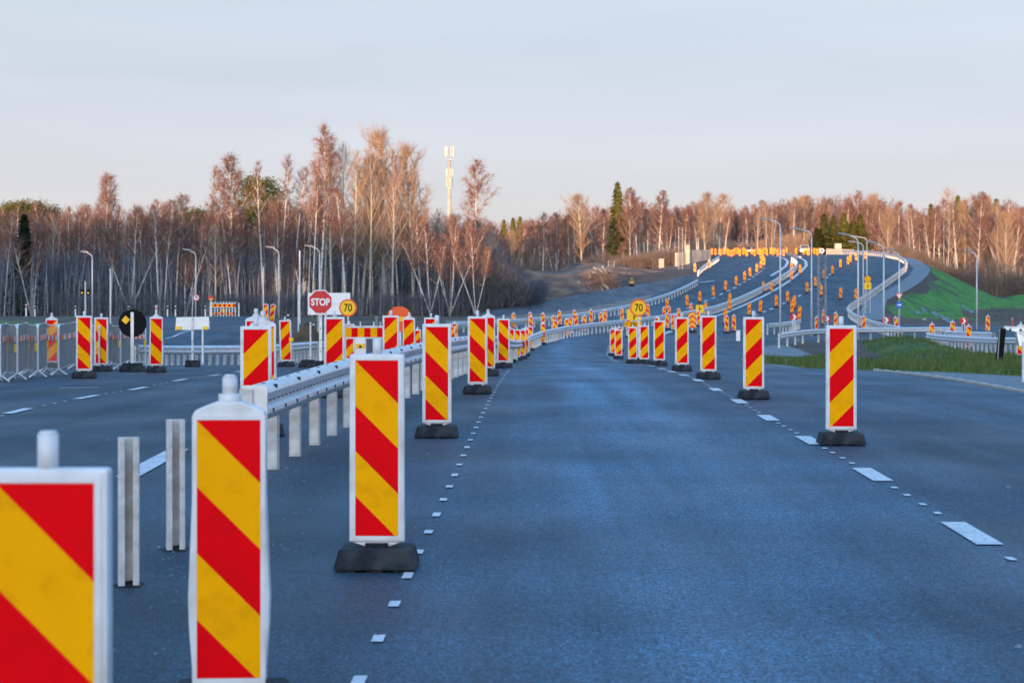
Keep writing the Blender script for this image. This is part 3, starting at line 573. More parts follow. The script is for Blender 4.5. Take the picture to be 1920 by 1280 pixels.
# ------------------------------------------------------------------ guardrails
WB = [(-.045, .812), (.02, .812), (.065, .772), (.078, .745), (.074, .715), (.012, .672), (.012, .648), (.074, .606), (.078, .575), (.066, .548), (.02, .508), (-.045, .505)]
WB = WB+[(n-.012 if n > .03 else n, z+(-.008 if z > .66 else .008)) for n, z in WB[::-1]]
def guardrail(path, label, spacing=1.33, seg=3, side=1, start_skip=0, post_h=0.80, slots=False, name='guardrail', open_end=False):
    """path: world (x, y); side = +1 the corrugation faces right of travel"""
    P = resample(smoothed(path, 2), spacing); Z = H(P[:, 0], P[:, 1]); t = thing(name, label, 'guardrail', (P[0, 0], P[0, 1], Z[0]))
    T = np.gradient(P, axis=0); T /= np.linalg.norm(T, axis=1)[:, None]; N = np.column_stack([T[:, 1], -T[:, 0]])*side
    org = np.array((P[0, 0], P[0, 1], Z[0])); n = len(WB)
    for a in range(0, len(P)-1, seg):
        b = min(a+seg, len(P)-1); idx = list(range(a, b+1)); mb = MB(); vs_ = []
        for j in idx:
            for (o, z) in WB: vs_.append((P[j, 0]+N[j, 0]*(o+.05)-org[0], P[j, 1]+N[j, 1]*(o+.05)-org[1], Z[j]+z-org[2]))
        fs = []
        for q in range(len(idx)-1):
            for k in range(n):
                u = q*n+k; v = q*n+(k+1) % n; fs.append((u, v, v+n, u+n) if side > 0 else (u+n, v+n, v, u))
        if a == 0: fs.append(tuple(range(n))[::-1])
        mb.add(vs_, fs); mb.build('beam', M['galv'], t)
    pm = None
    for j in range(start_skip, len(P)):
        if pm is None:
            mb = MB(); hz = post_h/2
            mb.box((0, -.035, hz), (.10, .008, post_h)).box((-.05, 0, hz), (.008, .078, post_h)).box((.05, 0, hz), (.008, .078, post_h)).box((-.038, .035, hz), (.03, .008, post_h)).box((.038, .035, hz), (.03, .008, post_h))
            pm = mb.build('post', M['galv_post'], t); o = pm
        else: o = pm.copy(); C.objects.link(o)
        s = .04
        o.location = (P[j, 0]-N[j, 0]*s-org[0], P[j, 1]-N[j, 1]*s-org[1], Z[j]-org[2]-.02); o.rotation_euler = (0, 0, math.atan2(T[j, 1], T[j, 0])-math.pi/2)
    if slots:
        mb = MB()
        for j in range(0, min(len(P)-1, 26)):
            for q in range(6):
                f = (q+.5)/6; p = P[j]*(1-f)+P[j+1]*f; nn = N[j]; zz = Z[j]*(1-f)+Z[j+1]*f-org[2]; an = math.atan2(T[j, 1], T[j, 0])
                if q in (1, 4): mb.box((p[0]+nn[0]*.04-org[0], p[1]+nn[1]*.04-org[1], zz+.8125), (.10, .03, .004), rz=an)
                if q in (2,): mb.box((p[0]+nn[0]*.104-org[0], p[1]+nn[1]*.104-org[1], zz+.778), (.07, .035, .03), rz=an)
                if q in (1, 4): mb.box((p[0]+nn[0]*.122-org[0], p[1]+nn[1]*.122-org[1], zz+.59), (.05, .02, .03), rz=an)
                mb.box((p[0]+nn[0]*.062-org[0], p[1]+nn[1]*.062-org[1], zz+.66), (.09, .006, .022), rz=an)
        mb.build('slot', M['dark'], t)['kind'] = 'stuff'
    return t, P, Z
near = [cast(px, py, hh=.81, y0=10)[:2] for px, py in [(478, 722), (560, 695), (660, 665), (760, 641)]]
g1far = [cast(px, py, hh=.81, y0=60)[:2] for px, py in [(1001, 617), (1050, 610.5), (1096, 606), (1150, 600), (1220, 594.5), (1273, 585.5), (1326.7, 576.7), (1373, 560), (1423, 538), (1456.7, 522.5), (1481.7, 508), (1494, 498), (1499, 491), (1496, 486), (1484, 481.5)]]
n0 = [(-2.13, 15.7), (-2.0, 20), (-1.78, 25), (-1.5, 30), (-1.1, 37), (-.75, 45), (-.3, 57), (.1, 70), (.45, 85), (.75, 98), (1.3, 112)]
g1 = n0+[p for p in g1far if p[1] > 118]
G1, P1, Z1 = guardrail(g1, 'long galvanised guardrail starting beside the near panels and running up the hill median', slots=True)
MB().prism([(-.10, -.33), (.10, -.33), (.10, .02), (-.10, .02)], 0, .004).build('end_plate', M['galv'], G1).location = (0.03, -.01, .79)
post_mb = MB(); hz = .40
for d in (((0, -.03, hz), (.105, .008, .80)), ((-.052, .006, hz), (.008, .08, .80)), ((.052, .006, hz), (.008, .08, .80)), ((-.036, .046, hz), (.03, .008, .80)), ((.036, .046, hz), (.03, .008, .80))): post_mb.box(*d)
for px, py, lb in ((241, 1098, 'bare galvanised post without a rail, the nearer one behind the largest panels'), (329, 1031, 'bare galvanised post without a rail, the farther one next to the bulging panel')):
    c = cast(px, py); t = thing('guardrail_post', lb, 'post', c, R(194))
    post_mb.build('channel', M['galv_post'], t, bevel=.002)
    b = MB(); b.add([(-.09, -.08, 0), (.1, -.06, 0), (.07, .08, 0), (-.06, .09, 0), (-.03, -.02, .03), (.04, -.01, .02)], [(0, 1, 5, 4), (1, 2, 5), (2, 3, 4, 5), (3, 0, 4)]); b.build('loose_asphalt', M['rubber'], t)
guardrail(g2line, 'guardrail along the outer edge of the oncoming lanes, ending by the white line', 2.0, 4, side=1)
g3 = [cast(px, py, hh=.81, y0=100)[:2] for px, py in [(1690, 612), (1662, 609.5), (1628, 598), (1604, 588)]]+[cast(px, py, hh=.81, y0=100)[:2] for px, py in [(1590, 582), (1585, 576.7), (1589, 570), (1601.7, 563), (1623, 551.7), (1640, 540), (1656.7, 526.7)]]+[(float(XR(y)+.3), float(y)) for y in (252, 262, 271, 284, 297, 318, 338, 360)]
guardrail(g3, 'curved guardrail sweeping round the right edge of the hill road', 2.0, 4, side=-1)
g6 = [cast(px, py, hh=.81, y0=200)[:2] for px, py in [(1309, 507), (1326.7, 494), (1340, 484.5), (1349, 479)]]
guardrail(g6, 'short guardrail beside the concrete wall near the hill crest', 2.0, 4, side=1)
g4 = [at(px, Y)[:2] for px, Y in [(255, 68), (310, 71), (380, 72.5), (450, 73), (520, 74), (580, 77), (640, 82)]]
guardrail(g4, 'guardrail crossing behind the left lanes below the rising ramp', .34, 8, side=1)
g4b = [at(px, Y)[:2] for px, Y in [(118, 50), (150, 56), (200, 60)]]
guardrail(g4b, 'short guardrail seen through the pedestrian barriers', 1.33, 3, side=1)
g7 = [cast(px, py, hh=.81)[:2] for px, py in [(1466, 621), (1487, 612.5), (1530, 612.5), (1600, 614), (1680, 615), (1760, 616.5), (1850, 619)]]
g7 = [at(1462, 104)[:2], at(1487, 119)[:2], at(1560, 121)[:2], at(1650, 122)[:2], at(1740, 123)[:2], at(1830, 124)[:2]]
guardrail(g7, 'far straight guardrail behind the grass verge at the right', 3.3, 2, side=1)
g5 = [at(px, Y)[:2] for px, Y in [(1990, 82), (1915, 86), (1850, 91), (1800, 95), (1760, 99), (1738, 102.5), (1730, 106), (1740, 110), (1775, 111)]]
g5u = [at(px, Y)[:2] for px, Y in [(1775, 111), (1830, 108), (1882, 105)]]
guardrail(g5, 'close set row of posts with a rail curving round the verge at the right edge', .66, 4, side=-1)
guardrail(g5u, 'upper rail joining the curved posts to the white end box at the right edge', 2.6, 2, side=1)
g8 = [at(px, Y)[:2] for px, Y in [(1440, 136), (1462, 137), (1482, 139), (1500, 150)]]
guardrail(g8, 'pale guardrail behind the leftmost tall lamp', 1.33, 3, side=1)
# white box end and leaning dark post at the right edge
x, y, z = at(1905, 60); t = thing('rail_end', 'white steel rail end box at the right edge beside a leaning dark post', 'rail end', (x, y, z))
def zz(py, Y): return EYE-(py-HY)*Y/FPX
MB().add([(-.36, 0, zz(611, 60)-z), (.45, -.3, zz(613, 60)-z), (.45, -.3, zz(650, 60)-z), (.05, -.2, zz(648, 60)-z), (-.02, -.15, zz(622, 60)-z), (-.36, 0, zz(617, 60)-z)]+[(-.36, .15, zz(611, 60)-z), (.45, .05, zz(613, 60)-z), (.45, .05, zz(650, 60)-z), (.05, .1, zz(648, 60)-z), (-.02, .12, zz(622, 60)-z), (-.36, .15, zz(617, 60)-z)],
         [(0, 5, 4, 3, 2, 1), (6, 7, 8, 9, 10, 11)]+[(i, (i+1) % 6, (i+1) % 6+6, i+6) for i in range(6)]).build('end_box', M['galv'], t)
for q in (0, 1): MB().box((-.22+.3*q, -.13-.1*q, zz(618, 60)-z), (.05, .05, .06)).build('bolt', M['dark'], t)
x, y, z = cast(1874, 680); t = thing('leaning_post', 'dark leaning post in the grass under the white rail end', 'post', (x, y, z))
hh = (680-616)*y/FPX; MB().add([(-.13, -.04, 0), (.08, -.04, 0), (.08, .04, 0), (-.13, .04, 0), (.0, -.04, hh), (.18, -.04, hh), (.18, .04, hh), (.0, .04, hh)], [(3, 2, 1, 0), (4, 5, 6, 7), (0, 1, 5, 4), (1, 2, 6, 5), (2, 3, 7, 6), (3, 0, 4, 7)]).build('post_body', M['black'], t)
MB().box((-.07, -.045, hh/2), (.03, .01, hh)).build('reflective_edge', M['greymetal'], t).rotation_euler = (0, .07, 0)
# pole cut by the right edge
x, y, z = cast(1919, 716); t = thing('sign_pole', 'thin white pole cut by the right edge of the picture', 'pole', (x, y, z)); MB().tube([(0, 0, 0), (0, 0, (716-640)*y/FPX)], .03, 8).build('pole_tube', M['galv'], t)

# ------------------------------------------------------------------ pedestrian barriers
def ped_barrier(p0, p1, label):
    a = np.array(p0[:2]); b = np.array(p1[:2]); L = float(np.linalg.norm(b-a)); an = math.atan2(b[1]-a[1], b[0]-a[0])
    t = thing('pedestrian_barrier', label, 'barrier', (a[0], a[1], float(H(*a))), an, 'galvanised pedestrian barriers'); hh = 1.05
    MB().tube([(0, 0, .12), (0, 0, hh-.06), (.06, 0, hh), (L-.06, 0, hh), (L, 0, hh-.06), (L, 0, .12)], .02, 6).tube([(0, 0, .14), (L, 0, .14)], .015, 5).build('frame', M['galv'], t)
    mb = MB(); n = max(6, int(L/.06)); [mb.tube([(L*k/n, 0, .14), (L*k/n, 0, hh-.01)], .0105, 4, cap=False) for k in range(1, n)]; mb.build('bars', M['greymetal'], t)
    st = MB(); m_ = 6
    for k in range(m_): st.box((L*.08+L*.84*(k+.5)/m_, -.02, hh-.27), (L*.84/m_*.995, .004, .11), k % 2)
    st.build('reflective_strip', [M['orange'], M['white']], t)
    MB().box((L-.03, -.03, .62), (.05, .03, .16)).build('clip', M['signyellow'], t)
    for x_ in (0.02, L-.02): MB().tube([(x_, -.17, .02), (x_, 0, .14), (x_, .17, .02)], .014, 5).build('foot', M['galv'], t)
pb = [-14, 0, 12, 32.5, 51, 71, 87, 110, 142]; pb2 = [171, 186, 209, 226, 247, 273]
def pbp(px, j): x_ = -9.6+(.22 if j % 2 else -.1); Y = x_*FPX/(px-HX); return (x_, Y)
for s, L_ in ((pb, 'left'), (pb2, 'right')):
    for j in range(len(s)-1): ped_barrier(pbp(s[j], j), pbp(s[j+1], j+1), '%s pedestrian barrier from the left in the group %s of the middle striped panel' % (ORD[j], L_))

# ------------------------------------------------------------------ signs
def text_mesh(body, size, m_, parent, loc, sx=1.0, bold=0.0, name='lettering'):
    cu = bpy.data.curves.new('t', 'FONT'); cu.body = body; cu.size = size; cu.align_x = 'CENTER'; cu.align_y = 'CENTER'; cu.offset = bold; cu.extrude = 0.002; cu.resolution_u = 4
    to = bpy.data.objects.new('t', cu); C.objects.link(to); dg = bpy.context.evaluated_depsgraph_get(); dg.update(); me = bpy.data.meshes.new_from_object(to.evaluated_get(dg)); bpy.data.objects.remove(to)
    me.materials.clear(); me.materials.append(m_); me.name = name; o = bpy.data.objects.new(name, me); C.objects.link(o); o.parent = parent; o.location = loc; o.rotation_euler = (R(90), 0, 0); o.scale = (sx, 1, 1); return o
def ngon(r, n, a0=0.0): return [(r*math.cos(a0+2*math.pi*k/n), r*math.sin(a0+2*math.pi*k/n)) for k in range(n)]
def plate(pts, zc, y, th, m_, name, parent, xo=0): return MB().prism([(x+xo, z+zc) for x, z in pts], y, y+th).build(name, m_, parent)
def base_block(t, y=0, w_=.55): 
    b = MB(); b.box((0, y, .06), (w_, .36, .12), taper=.9).box((0, y, .16), (w_*.8, .3, .08), taper=.9); return b.build('rubber_base', M['rubber'], t, bevel=.01)
def holes(t, x, z0, z1, y):
    mb = MB(); z = z1-.06
    while z > z0: mb.box((x, y, z), (.02, .004, .03)); z -= .28
    mb.build('bolt_holes', M['dark'], t)
# STOP
x, y, z = at(601, 46.5); t = thing('stop_sign', 'red octagonal STOP sign on a post left of the faded striped panel', 'stop sign', (x, y, z))
zc = zz(566, y)-z; MB().box((.0, .03, zc/2), (.07, .05, zc+.2)).build('post', M['galv'], t); MB().box((.12, .06, zc/2-.2), (.05, .05, zc-.1)).build('brace_post', M['galv'], t); holes(t, .0, .2, zc-.3, .003); base_block(t)
plate(ngon(.315, 8, math.pi/8), zc, -.02, .012, M['signwhite'], 'rim', t); plate(ngon(.29, 8, math.pi/8), zc, -.026, .005, M['signred'], 'face', t)
text_mesh('STOP', .235, M['signwhite'], t, (0, -.03, zc-.01), .80, .008)
# 70 on the left
def speed(px, py, Y, r, label, poleshift=0.0, pole_to=None, name='speed_sign'):
    x, y, z = at(px, Y); t = thing(name, label, 'speed sign', (x, y, z)); zc = zz(py, y)-z
    MB().box((poleshift, .03, (zc+r*.8)/2), (.055, .04, zc+r*.8)).build('post', M['white'], t); holes(t, poleshift, .3, zc-r-.05, .008); base_block(t)
    plate(ngon(r, 36), zc, -.02, .012, M['orange'], 'rim', t); plate(ngon(r*.82, 36), zc, -.026, .005, M['signyellow'], 'face', t)
    text_mesh('70', r*1.25, M['black'], t, (0, -.03, zc-.02*r), .78, r*.012); return t
speed(652.5, 577, 62, .285, 'round yellow and orange 70 sign right of the STOP sign')
speed(1197.5, 577, 67, .305, 'round yellow and orange 70 sign on a white post amid the right hand panels')
# white board seen from behind
x, y, z = at(617, 78); t = thing('reversed_sign', 'large pale sign board seen from behind the STOP sign', 'sign', (x, y, z)); zt, zb = zz(549, y)-z, zz(590, y)-z
for k, (a, b) in enumerate(((zt, (zt+zb)/2+.004), ((zt+zb)/2-.004, zb))): MB().box((0, 0, (a+b)/2), (1.72, .025, a-b)).build('board_panel', M['signwhite'], t)
for px_ in (-.45, .3): MB().box((px_, .04, zt/2), (.07, .05, zt)).build('post', M['greymetal'], t)
# black triangular sign back
x, y, z = at(577, 49); t = thing('reversed_triangle_sign', 'black triangular sign seen from behind left of the STOP sign post', 'sign', (x, y, z))
zt, zb = zz(604, y)-z, zz(640, y)-z; MB().prism([(-.46, zb), (.46, zb), (.04, zt), (-.04, zt)], .02, .035).build('board_back', M['brownback'], t)
MB().box((.07, 0, zt/2), (.04, .03, zt)).build('post', M['white'], t); holes(t, .07, .2, zt, -.017)
for q in (-.42, .5): MB().box((q, .0, zb+.05), (.11, .06, .09)).build('warning_lamp', M['signyellow'], t)
base_block(t, w_=.45)
# round black sign back
x, y, z = cast(248, 697); t = thing('reversed_round_sign', 'black round sign seen from behind with a yellow lamp, behind the barriers', 'sign', (x, y, z)); zc = zz(606, y)-z
plate(ngon(.315, 32), zc, .02, .015, M['black'], 'board_back', t); MB().box((0, 0, (zc+.25)/2), (.07, .03, zc+.25)).build('post', M['galv'], t)
MB().prism([(-.13, .09), (-.03, .0), (-.12, -.10), (-.22, -.01)], -.02, .02).build('warning_lamp', M['signyellow'], t).location = (-.02, 0, zc+.08); base_block(t)
# white guide board
x, y, z = cast(361, 688); t = thing('guide_board', 'white oblong board with yellow corner lamps on a black footed post', 'board', (x, y, z)); za, zb = zz(595, y)-z, zz(619, y)-z
MB().prism([(-.45, zb), (.44, zb+.03), (.42, za+.02), (-.43, za)], .015, .03).build('board_back', M['signwhite'], t); MB().box((0, -.01, za/2), (.05, .03, za)).build('post', M['white'], t); holes(t, 0, .2, za, -.028)
for q in (-.36, .34): MB().box((q, -.01, zb+.06), (.13, .05, .08)).build('corner_lamp', M['signyellow'], t)
MB().box((0, 0, .09), (.36, .3, .18), taper=.92).build('rubber_base', M['rubber'], t, bevel=.01)
x, y, z = at(380, 58); t = thing('marker_post', 'white post right of the oblong board with a black band', 'post', (x, y, z)); MB().box((0, 0, .6), (.05, .05, zz(617, 58)-z-.6+.0+.6)).build('post_body', M['white'], t).location.z = .0
# barrier board with yellow and red blocks
def board(px0, px1, Y, ztop, zbot, label, nb=6, frame=True):
    x0, _, _ = at(px0, Y); x1, _, z = at(px1, Y); t = thing('barrier_board', label, 'barrier', ((x0+x1)/2, Y, z)); W = x1-x0; za, zb = zz(ztop, Y)-z, zz(zbot, Y)-z
    fr = MB(); fr.box((0, 0, za+.02), (W+.04, .05, .05)).box((0, 0, zb-.02), (W+.04, .05, .04)); fr.build('frame', M['white'], t)
    bl = MB(); [bl.box((-W/2+W*(k+.5)/nb, -.005, (za+zb)/2), (W/nb*.998, .03, za-zb-.002), k % 2) for k in range(nb)]; bl.build('striped_board', [M['yellow'], M['red']], t)
    return t, W, za, zb
t, W, za, zb = board(647, 719, 50, 614, 632, 'wide barrier with yellow and red blocks between the faded panel and the orange disc')
for k in range(5):
    MB().box((-W/2+W*k/4, .01, zb/2-.02), (.05 if k != 2 else .10, .04, zb-.06)).build('upright', M['white'], t)
MB().box((0, .0, .2), (W, .05, .06)).build('lower_rail', M['white'], t)
MB().box((-.1, -.02, zb/2+.1), (.26, .03, zb*.7)).build('backing_plate', M['signwhite'], t); MB().box((-.1, -.045, zb/2+.16), (.23, .02, .12)).build('warning_plate', M['signyellow'], t)
MB().prism([(-.05, 0), (.05, 0), (0, .07)], -.06, -.056).build('warning_symbol', M['black'], t).location = (-.1, 0, zb/2+.12)
for q in (-.17, .0): MB().box((q, -.04, zb/2-.08), (.05, .02, .06)).build('reflector', M['black' if q < 0 else 'signred'], t)
for q in (-.1, .25, .42): MB().tube([(q, 0, za), (q, 0, za+.15)], .02, 6).build('peg', M['white'], t)
MB().tube([(.3, .3, 0), (.3, .3, za+.3)], .035, 8).build('rear_post', M['greymetal'], t); base_block(t)
t, W, za, zb = board(397, 441, 158, 569.5, 575.5, 'white fence barrier with a red and yellow band on the crest of the left ramp', 10)
for k in range(9): MB().box((-W/2+W*k/8, 0, zb/2), (.09, .04, zb)).build('slat', M['white'], t)
for k in range(9): MB().box((-W/2+W*k/8, 0, za+.10), (.09, .04, .14)).build('slat_tip', M['white'], t)
st = MB(); [st.box((-W/2+W*(k+.5)/8, -.03, .28), (W/8, .02, .12), k % 2) for k in range(8)]; st.build('lower_band', [M['yellow'], M['red']], t)
for q in (-W/2-.12, W/2+.3): MB().box((q, 0, (za+.1)/2), (.1, .05, za+.1)).build('end_post', M['white'], t)
MB().box((0, -.04, zb*.65), (.3, .02, .14)).build('warning_plate', M['signyellow'], t)
# no entry disc
x, y, z = at(748.5, 49); t = thing('no_entry_sign', 'large orange red disc with a yellow bar half hidden behind striped panels', 'sign', (x, y, z)); zc = zz(598, y)-z
plate(ngon(.325, 36), zc, 0, .012, M['orange'], 'disc', t); MB().box((.0, -.006, zc), (.5, .01, .12)).build('bar', M['signyellow'], t); MB().box((.02, .04, zc/2), (.06, .05, zc)).build('post', M['white'], t); base_block(t)
# yellow lane signs
def arrow_marks(t, zc, s, y=-.02, kind='split'):
    MB().box((-.02*s, y, zc-.02*s), (.05*s, .006, .42*s)).build('arrow_stem', M['black'], t)
    MB().add([(.0, y-.001, zc-.06*s), (.13*s, y-.001, zc+.09*s), (.16*s, y-.001, zc+.06*s), (.02*s, y-.001, zc-.12*s)], [(0, 3, 2, 1)]).build('arrow_branch', M['black'], t)
    MB().add([(-.07*s, y-.002, zc+.12*s), (.03*s, y-.002, zc+.12*s), (-.02*s, y-.002, zc+.22*s)], [(0, 1, 2)]).build('arrow_head', M['black'], t)
x, y, z = at(1189, 95); t = thing('lane_sign', 'yellow square lane sign half hidden by the right hand 70 sign, with SAU plate below', 'sign', (x, y, z))
zt, zb = zz(579.5, y)-z, zz(600.5, y)-z; MB().box((0, 0, (zt+zb)/2), (.72, .02, zt-zb)).build('square_plate', M['signyellow'], t); arrow_marks(t, (zt+zb)/2-.07, .8)
zt2, zb2 = zz(603, y)-z, zz(613, y)-z; MB().box((-.06, 0, (zt2+zb2)/2), (.84, .02, zt2-zb2)).build('name_plate', M['yellow'], t)
text_mesh('SAU', .25, M['black'], t, (-.0, -.03, (zt2+zb2)/2), .85, .004); MB().tube([(-.40, -.02, zb2+.06), (-.38, -.02, zb2+.15), (-.31, -.02, zb2+.19)], .016, 5).build('bent_arrow', M['black'], t)
for q in (-.15, .15): MB().tube([(q, .03, 0), (q, .03, zt-.1)], .03, 6).build('post', M['galv'], t)
base_block(t)
x, y, z = at(1312, 170); t = thing('lane_sign', 'yellow square lane sign above the red and yellow chevron board', 'sign', (x, y, z)); zt, zb = zz(571.7, y)-z, zz(586.5, y)-z
MB().box((0, 0, (zt+zb)/2), (.68, .02, zt-zb)).build('square_plate', M['signyellow'], t); arrow_marks(t, (zt+zb)/2, 1.2); MB().tube([(0, .03, 0), (0, .03, zt-.1)], .03, 6).build('post', M['galv'], t)
x, y, z = cast(1298, 624); t = thing('chevron_board', 'red board with yellow upward chevrons at the junction', 'chevron board', (x, y, z)); s = y/FPX; bw = 14.5*s; bh = 29*s; z0 = 9*s
cb = MB(); cb.prism([(-bw/2, z0), (bw/2, z0), (bw/2, z0+bh), (-bw/2, z0+bh)], 0, .03); cb.build('red_plate', M['orange'], t)
for q in range(3):
    zq = z0+bh*(.02+.33*q); MB().add([(-bw/2, -.006, zq), (0, -.006, zq+bw*.42), (bw/2, -.006, zq), (bw/2, -.006, zq+bh*.13), (0, -.006, zq+bw*.42+bh*.13), (-bw/2, -.006, zq+bh*.13)], [(0, 1, 4, 5), (1, 2, 3, 4)]).build('chevron', M['signyellow'], t)
base_block(t, w_=.7); MB().box((0, .05, z0/2+.1), (.08, .05, z0+.2)).build('post', M['galv'], t)
for i, (px, py, Y, lb) in enumerate(((1488.5, 594.5, 130, 'leftmost red and white arrow board, beside the leftmost tall lamp'), (1550, 597.5, 133, 'red and white arrow board beside the lattice mast'), (1661, 600, 135, 'red and white arrow board left of the round blue sign'), (1806.5, 601.5, 135, 'rightmost red and white arrow board left of the lone right lamp'))):
    x, y, z = at(px, Y); t = thing('arrow_board', lb, 'arrow board', (x, y, z), group='red and white arrow boards'); zc = zz(py, y)-z; s = 6.5*Y/FPX
    MB().box((0, 0, zc), (s*2.05, .03, s*1.75)).build('red_plate', M['signred'], t)
    MB().add([(-.45*s, -.02, zc-.8*s), (.1*s, -.02, zc-.8*s), (.75*s, -.02, zc), (.1*s, -.02, zc+.8*s), (-.45*s, -.02, zc+.8*s), (.15*s, -.02, zc)], [(0, 1, 2, 5), (5, 2, 3, 4)]).build('white_arrow', M['signwhite'], t)
    for q in (-.35*s, .35*s): MB().box((q, .03, zc/2), (.05, .04, zc)).build('post', M['galv'], t)
# ------------------------------------------------------------------ street lamps
def lamp(px, yb, px_arm, yt, label, Y=None, group='street lamps', rad=.066, name='street_lamp'):
    x, y, z = cast(px, yb) if Y is None else at(px, Y); hgt = zz(yt, y)-z; arm = (px_arm-px)*y/FPX; s = 1 if arm > 0 else -1; cv = .42
    t = thing(name, label, 'street lamp', (x, y, z), group=group)
    MB().tube([(0, 0, -.1), (0, 0, hgt*.45), (0, 0, hgt-cv-.25)], [rad, rad*.85, rad*.62], 8).build('pole', M['lampsteel'], t, smooth=True)
    pts = [(s*cv*(1-math.cos(a)), 0, hgt-cv-.25+cv*math.sin(a)) for a in np.linspace(0, math.pi/2, 6)]+[(arm-s*.65, 0, hgt-.13)]
    MB().tube(pts, [rad*.62]*6+[rad*.5], 7).build('arm', M['lampsteel'], t, smooth=True)
    hd = MB(); hd.add([(arm-s*.7, -.07, hgt-.20), (arm-s*.7, .07, hgt-.20), (arm, .13, hgt-.08), (arm, -.13, hgt-.08), (arm-s*.7, -.07, hgt-.07), (arm-s*.7, .07, hgt-.07), (arm, .1, hgt), (arm, -.1, hgt)], [(3, 2, 1, 0), (4, 5, 6, 7), (0, 1, 5, 4), (1, 2, 6, 5), (2, 3, 7, 6), (3, 0, 4, 7)]); hd.build('lamp_head', M['greymetal'], t)
    return t, hgt
lamp(1463, 634, 1424, 408, 'tallest looking curved street lamp, left of the other right hand lamps')
lamp(1521.7, 631, 1483, 426, 'curved street lamp beside the lattice mast')
lamp(1609, 641, 1571, 436, 'curved street lamp, first of the close group right of the lattice mast', Y=121)
lamp(1618.5, 589, 1590, 451, 'curved street lamp with the lowest arm in the close group, standing near the curved guardrail', Y=186)
lamp(1625.5, 579, 1592, 441, 'curved street lamp behind the yellow round and square signs', Y=196)
lamp(1657, 634, 1623, 451, 'curved street lamp next to the arrow board and the yellow signs', Y=126)
tl, hgt_l = lamp(1686, 624, 1660, 465.5, 'curved street lamp carrying the triangular and the round blue sign', Y=138)
lamp(1831.5, 616, 1806, 467, 'lone curved street lamp at the far right', Y=148)
lamp(173, 590, 151, 470, 'leftmost curved street lamp in front of the dark forest', Y=170)
lamp(367, 592, 342, 466, 'curved street lamp carrying the small round speed sign', Y=165)
lamp(523, 602, 498, 461, 'curved street lamp right of the ramp crest', Y=150)
lamp(599, 600, 571, 459, 'curved street lamp rising behind the STOP sign', Y=150)
# signs on that lamp and by the hill
def hung(px, py, Y, lb, build, name='road_sign'):
    x, y, z = at(px, Y); t = thing(name, lb, 'sign', (x, y, zz(py, y))); build(t, y/FPX); return t
def tri(t, s):
    s *= 1.15; MB().prism([(-6.8*s, 5.5*s), (6.8*s, 5.5*s), (0, -6.5*s)], -.02, 0).build('red_rim', M['signred'], t); MB().prism([(-4.4*s, 4.2*s), (4.4*s, 4.2*s), (0, -3.8*s)], -.03, -.021).build('white_field', M['signwhite'], t)
hung(1686, 556, 137.8, 'small give way triangle on the lamp right of the hill', tri)
def blue(t, s): plate(ngon(6.8*s, 28), 0, -.02, .02, M['signblue'], 'disc', t); MB().add([(-4*s, -.03, -1*s), (1*s, -.03, -1*s), (1*s, -.03, -2.5*s), (4.5*s, -.03, 0), (1*s, -.03, 2.5*s), (1*s, -.03, 1*s), (-4*s, -.03, 1*s)], [tuple(range(7))]).build('white_arrow', M['signwhite'], t)
hung(1686, 571.5, 137.8, 'round blue sign with a white arrow on the lamp right of the hill', blue)
x, y, z = at(1627, 190); t = thing('diversion_sign', 'yellow disc above a yellow square sign beside the curved guardrail', 'sign', (x, y, z)); s = y/FPX
plate(ngon(6*s, 28), zz(523, y)-z, -.0, .02, M['yellow'], 'disc', t); MB().box((0, 0, zz(536, y)-z), (13*s, .02, 12.5*s)).build('square_plate', M['signyellow'], t); arrow_marks(t, zz(536, y)-z, 1.0)
for q in (-.25, .25): MB().tube([(q, .04, 0), (q, .04, zz(528, y)-z)], .04, 6).build('post', M['galv'], t)
def small70(t, s): plate(ngon(6.3*s, 24), 0, -.02, .02, M['signred'], 'red_rim', t); plate(ngon(4.6*s, 24), 0, -.026, .004, M['signwhite'], 'white_field', t); text_mesh('70', 6*s, M['black'], t, (0, -.03, 0), .8, .01)
hung(368, 558, 164.8, 'small white 70 sign with a red rim on the lamp above the left ramp', small70)
x, y, z = at(361, 150); t = thing('thin_pole', 'thin white pole just left of the small white 70 sign', 'pole', (x, y, z)); MB().tube([(0, 0, 0), (0, 0, zz(553, y)-z)], .03, 6).build('pole_tube', M['galv'], t)
x, y, z = at(395.5, 157); t = thing('no_entry_sign', 'small red sign with a yellow bar at the left end of the crest barrier', 'sign', (x, y, z)); zc = zz(561, y)-z
plate(ngon(.22, 20), zc+.1, 0, .02, M['signred'], 'disc', t); MB().box((0, -.006, zc+.02), (.36, .01, .08)).build('bar', M['signyellow'], t); MB().box((0, .03, zc/2), (.1, .04, zc)).build('post', M['white'], t)
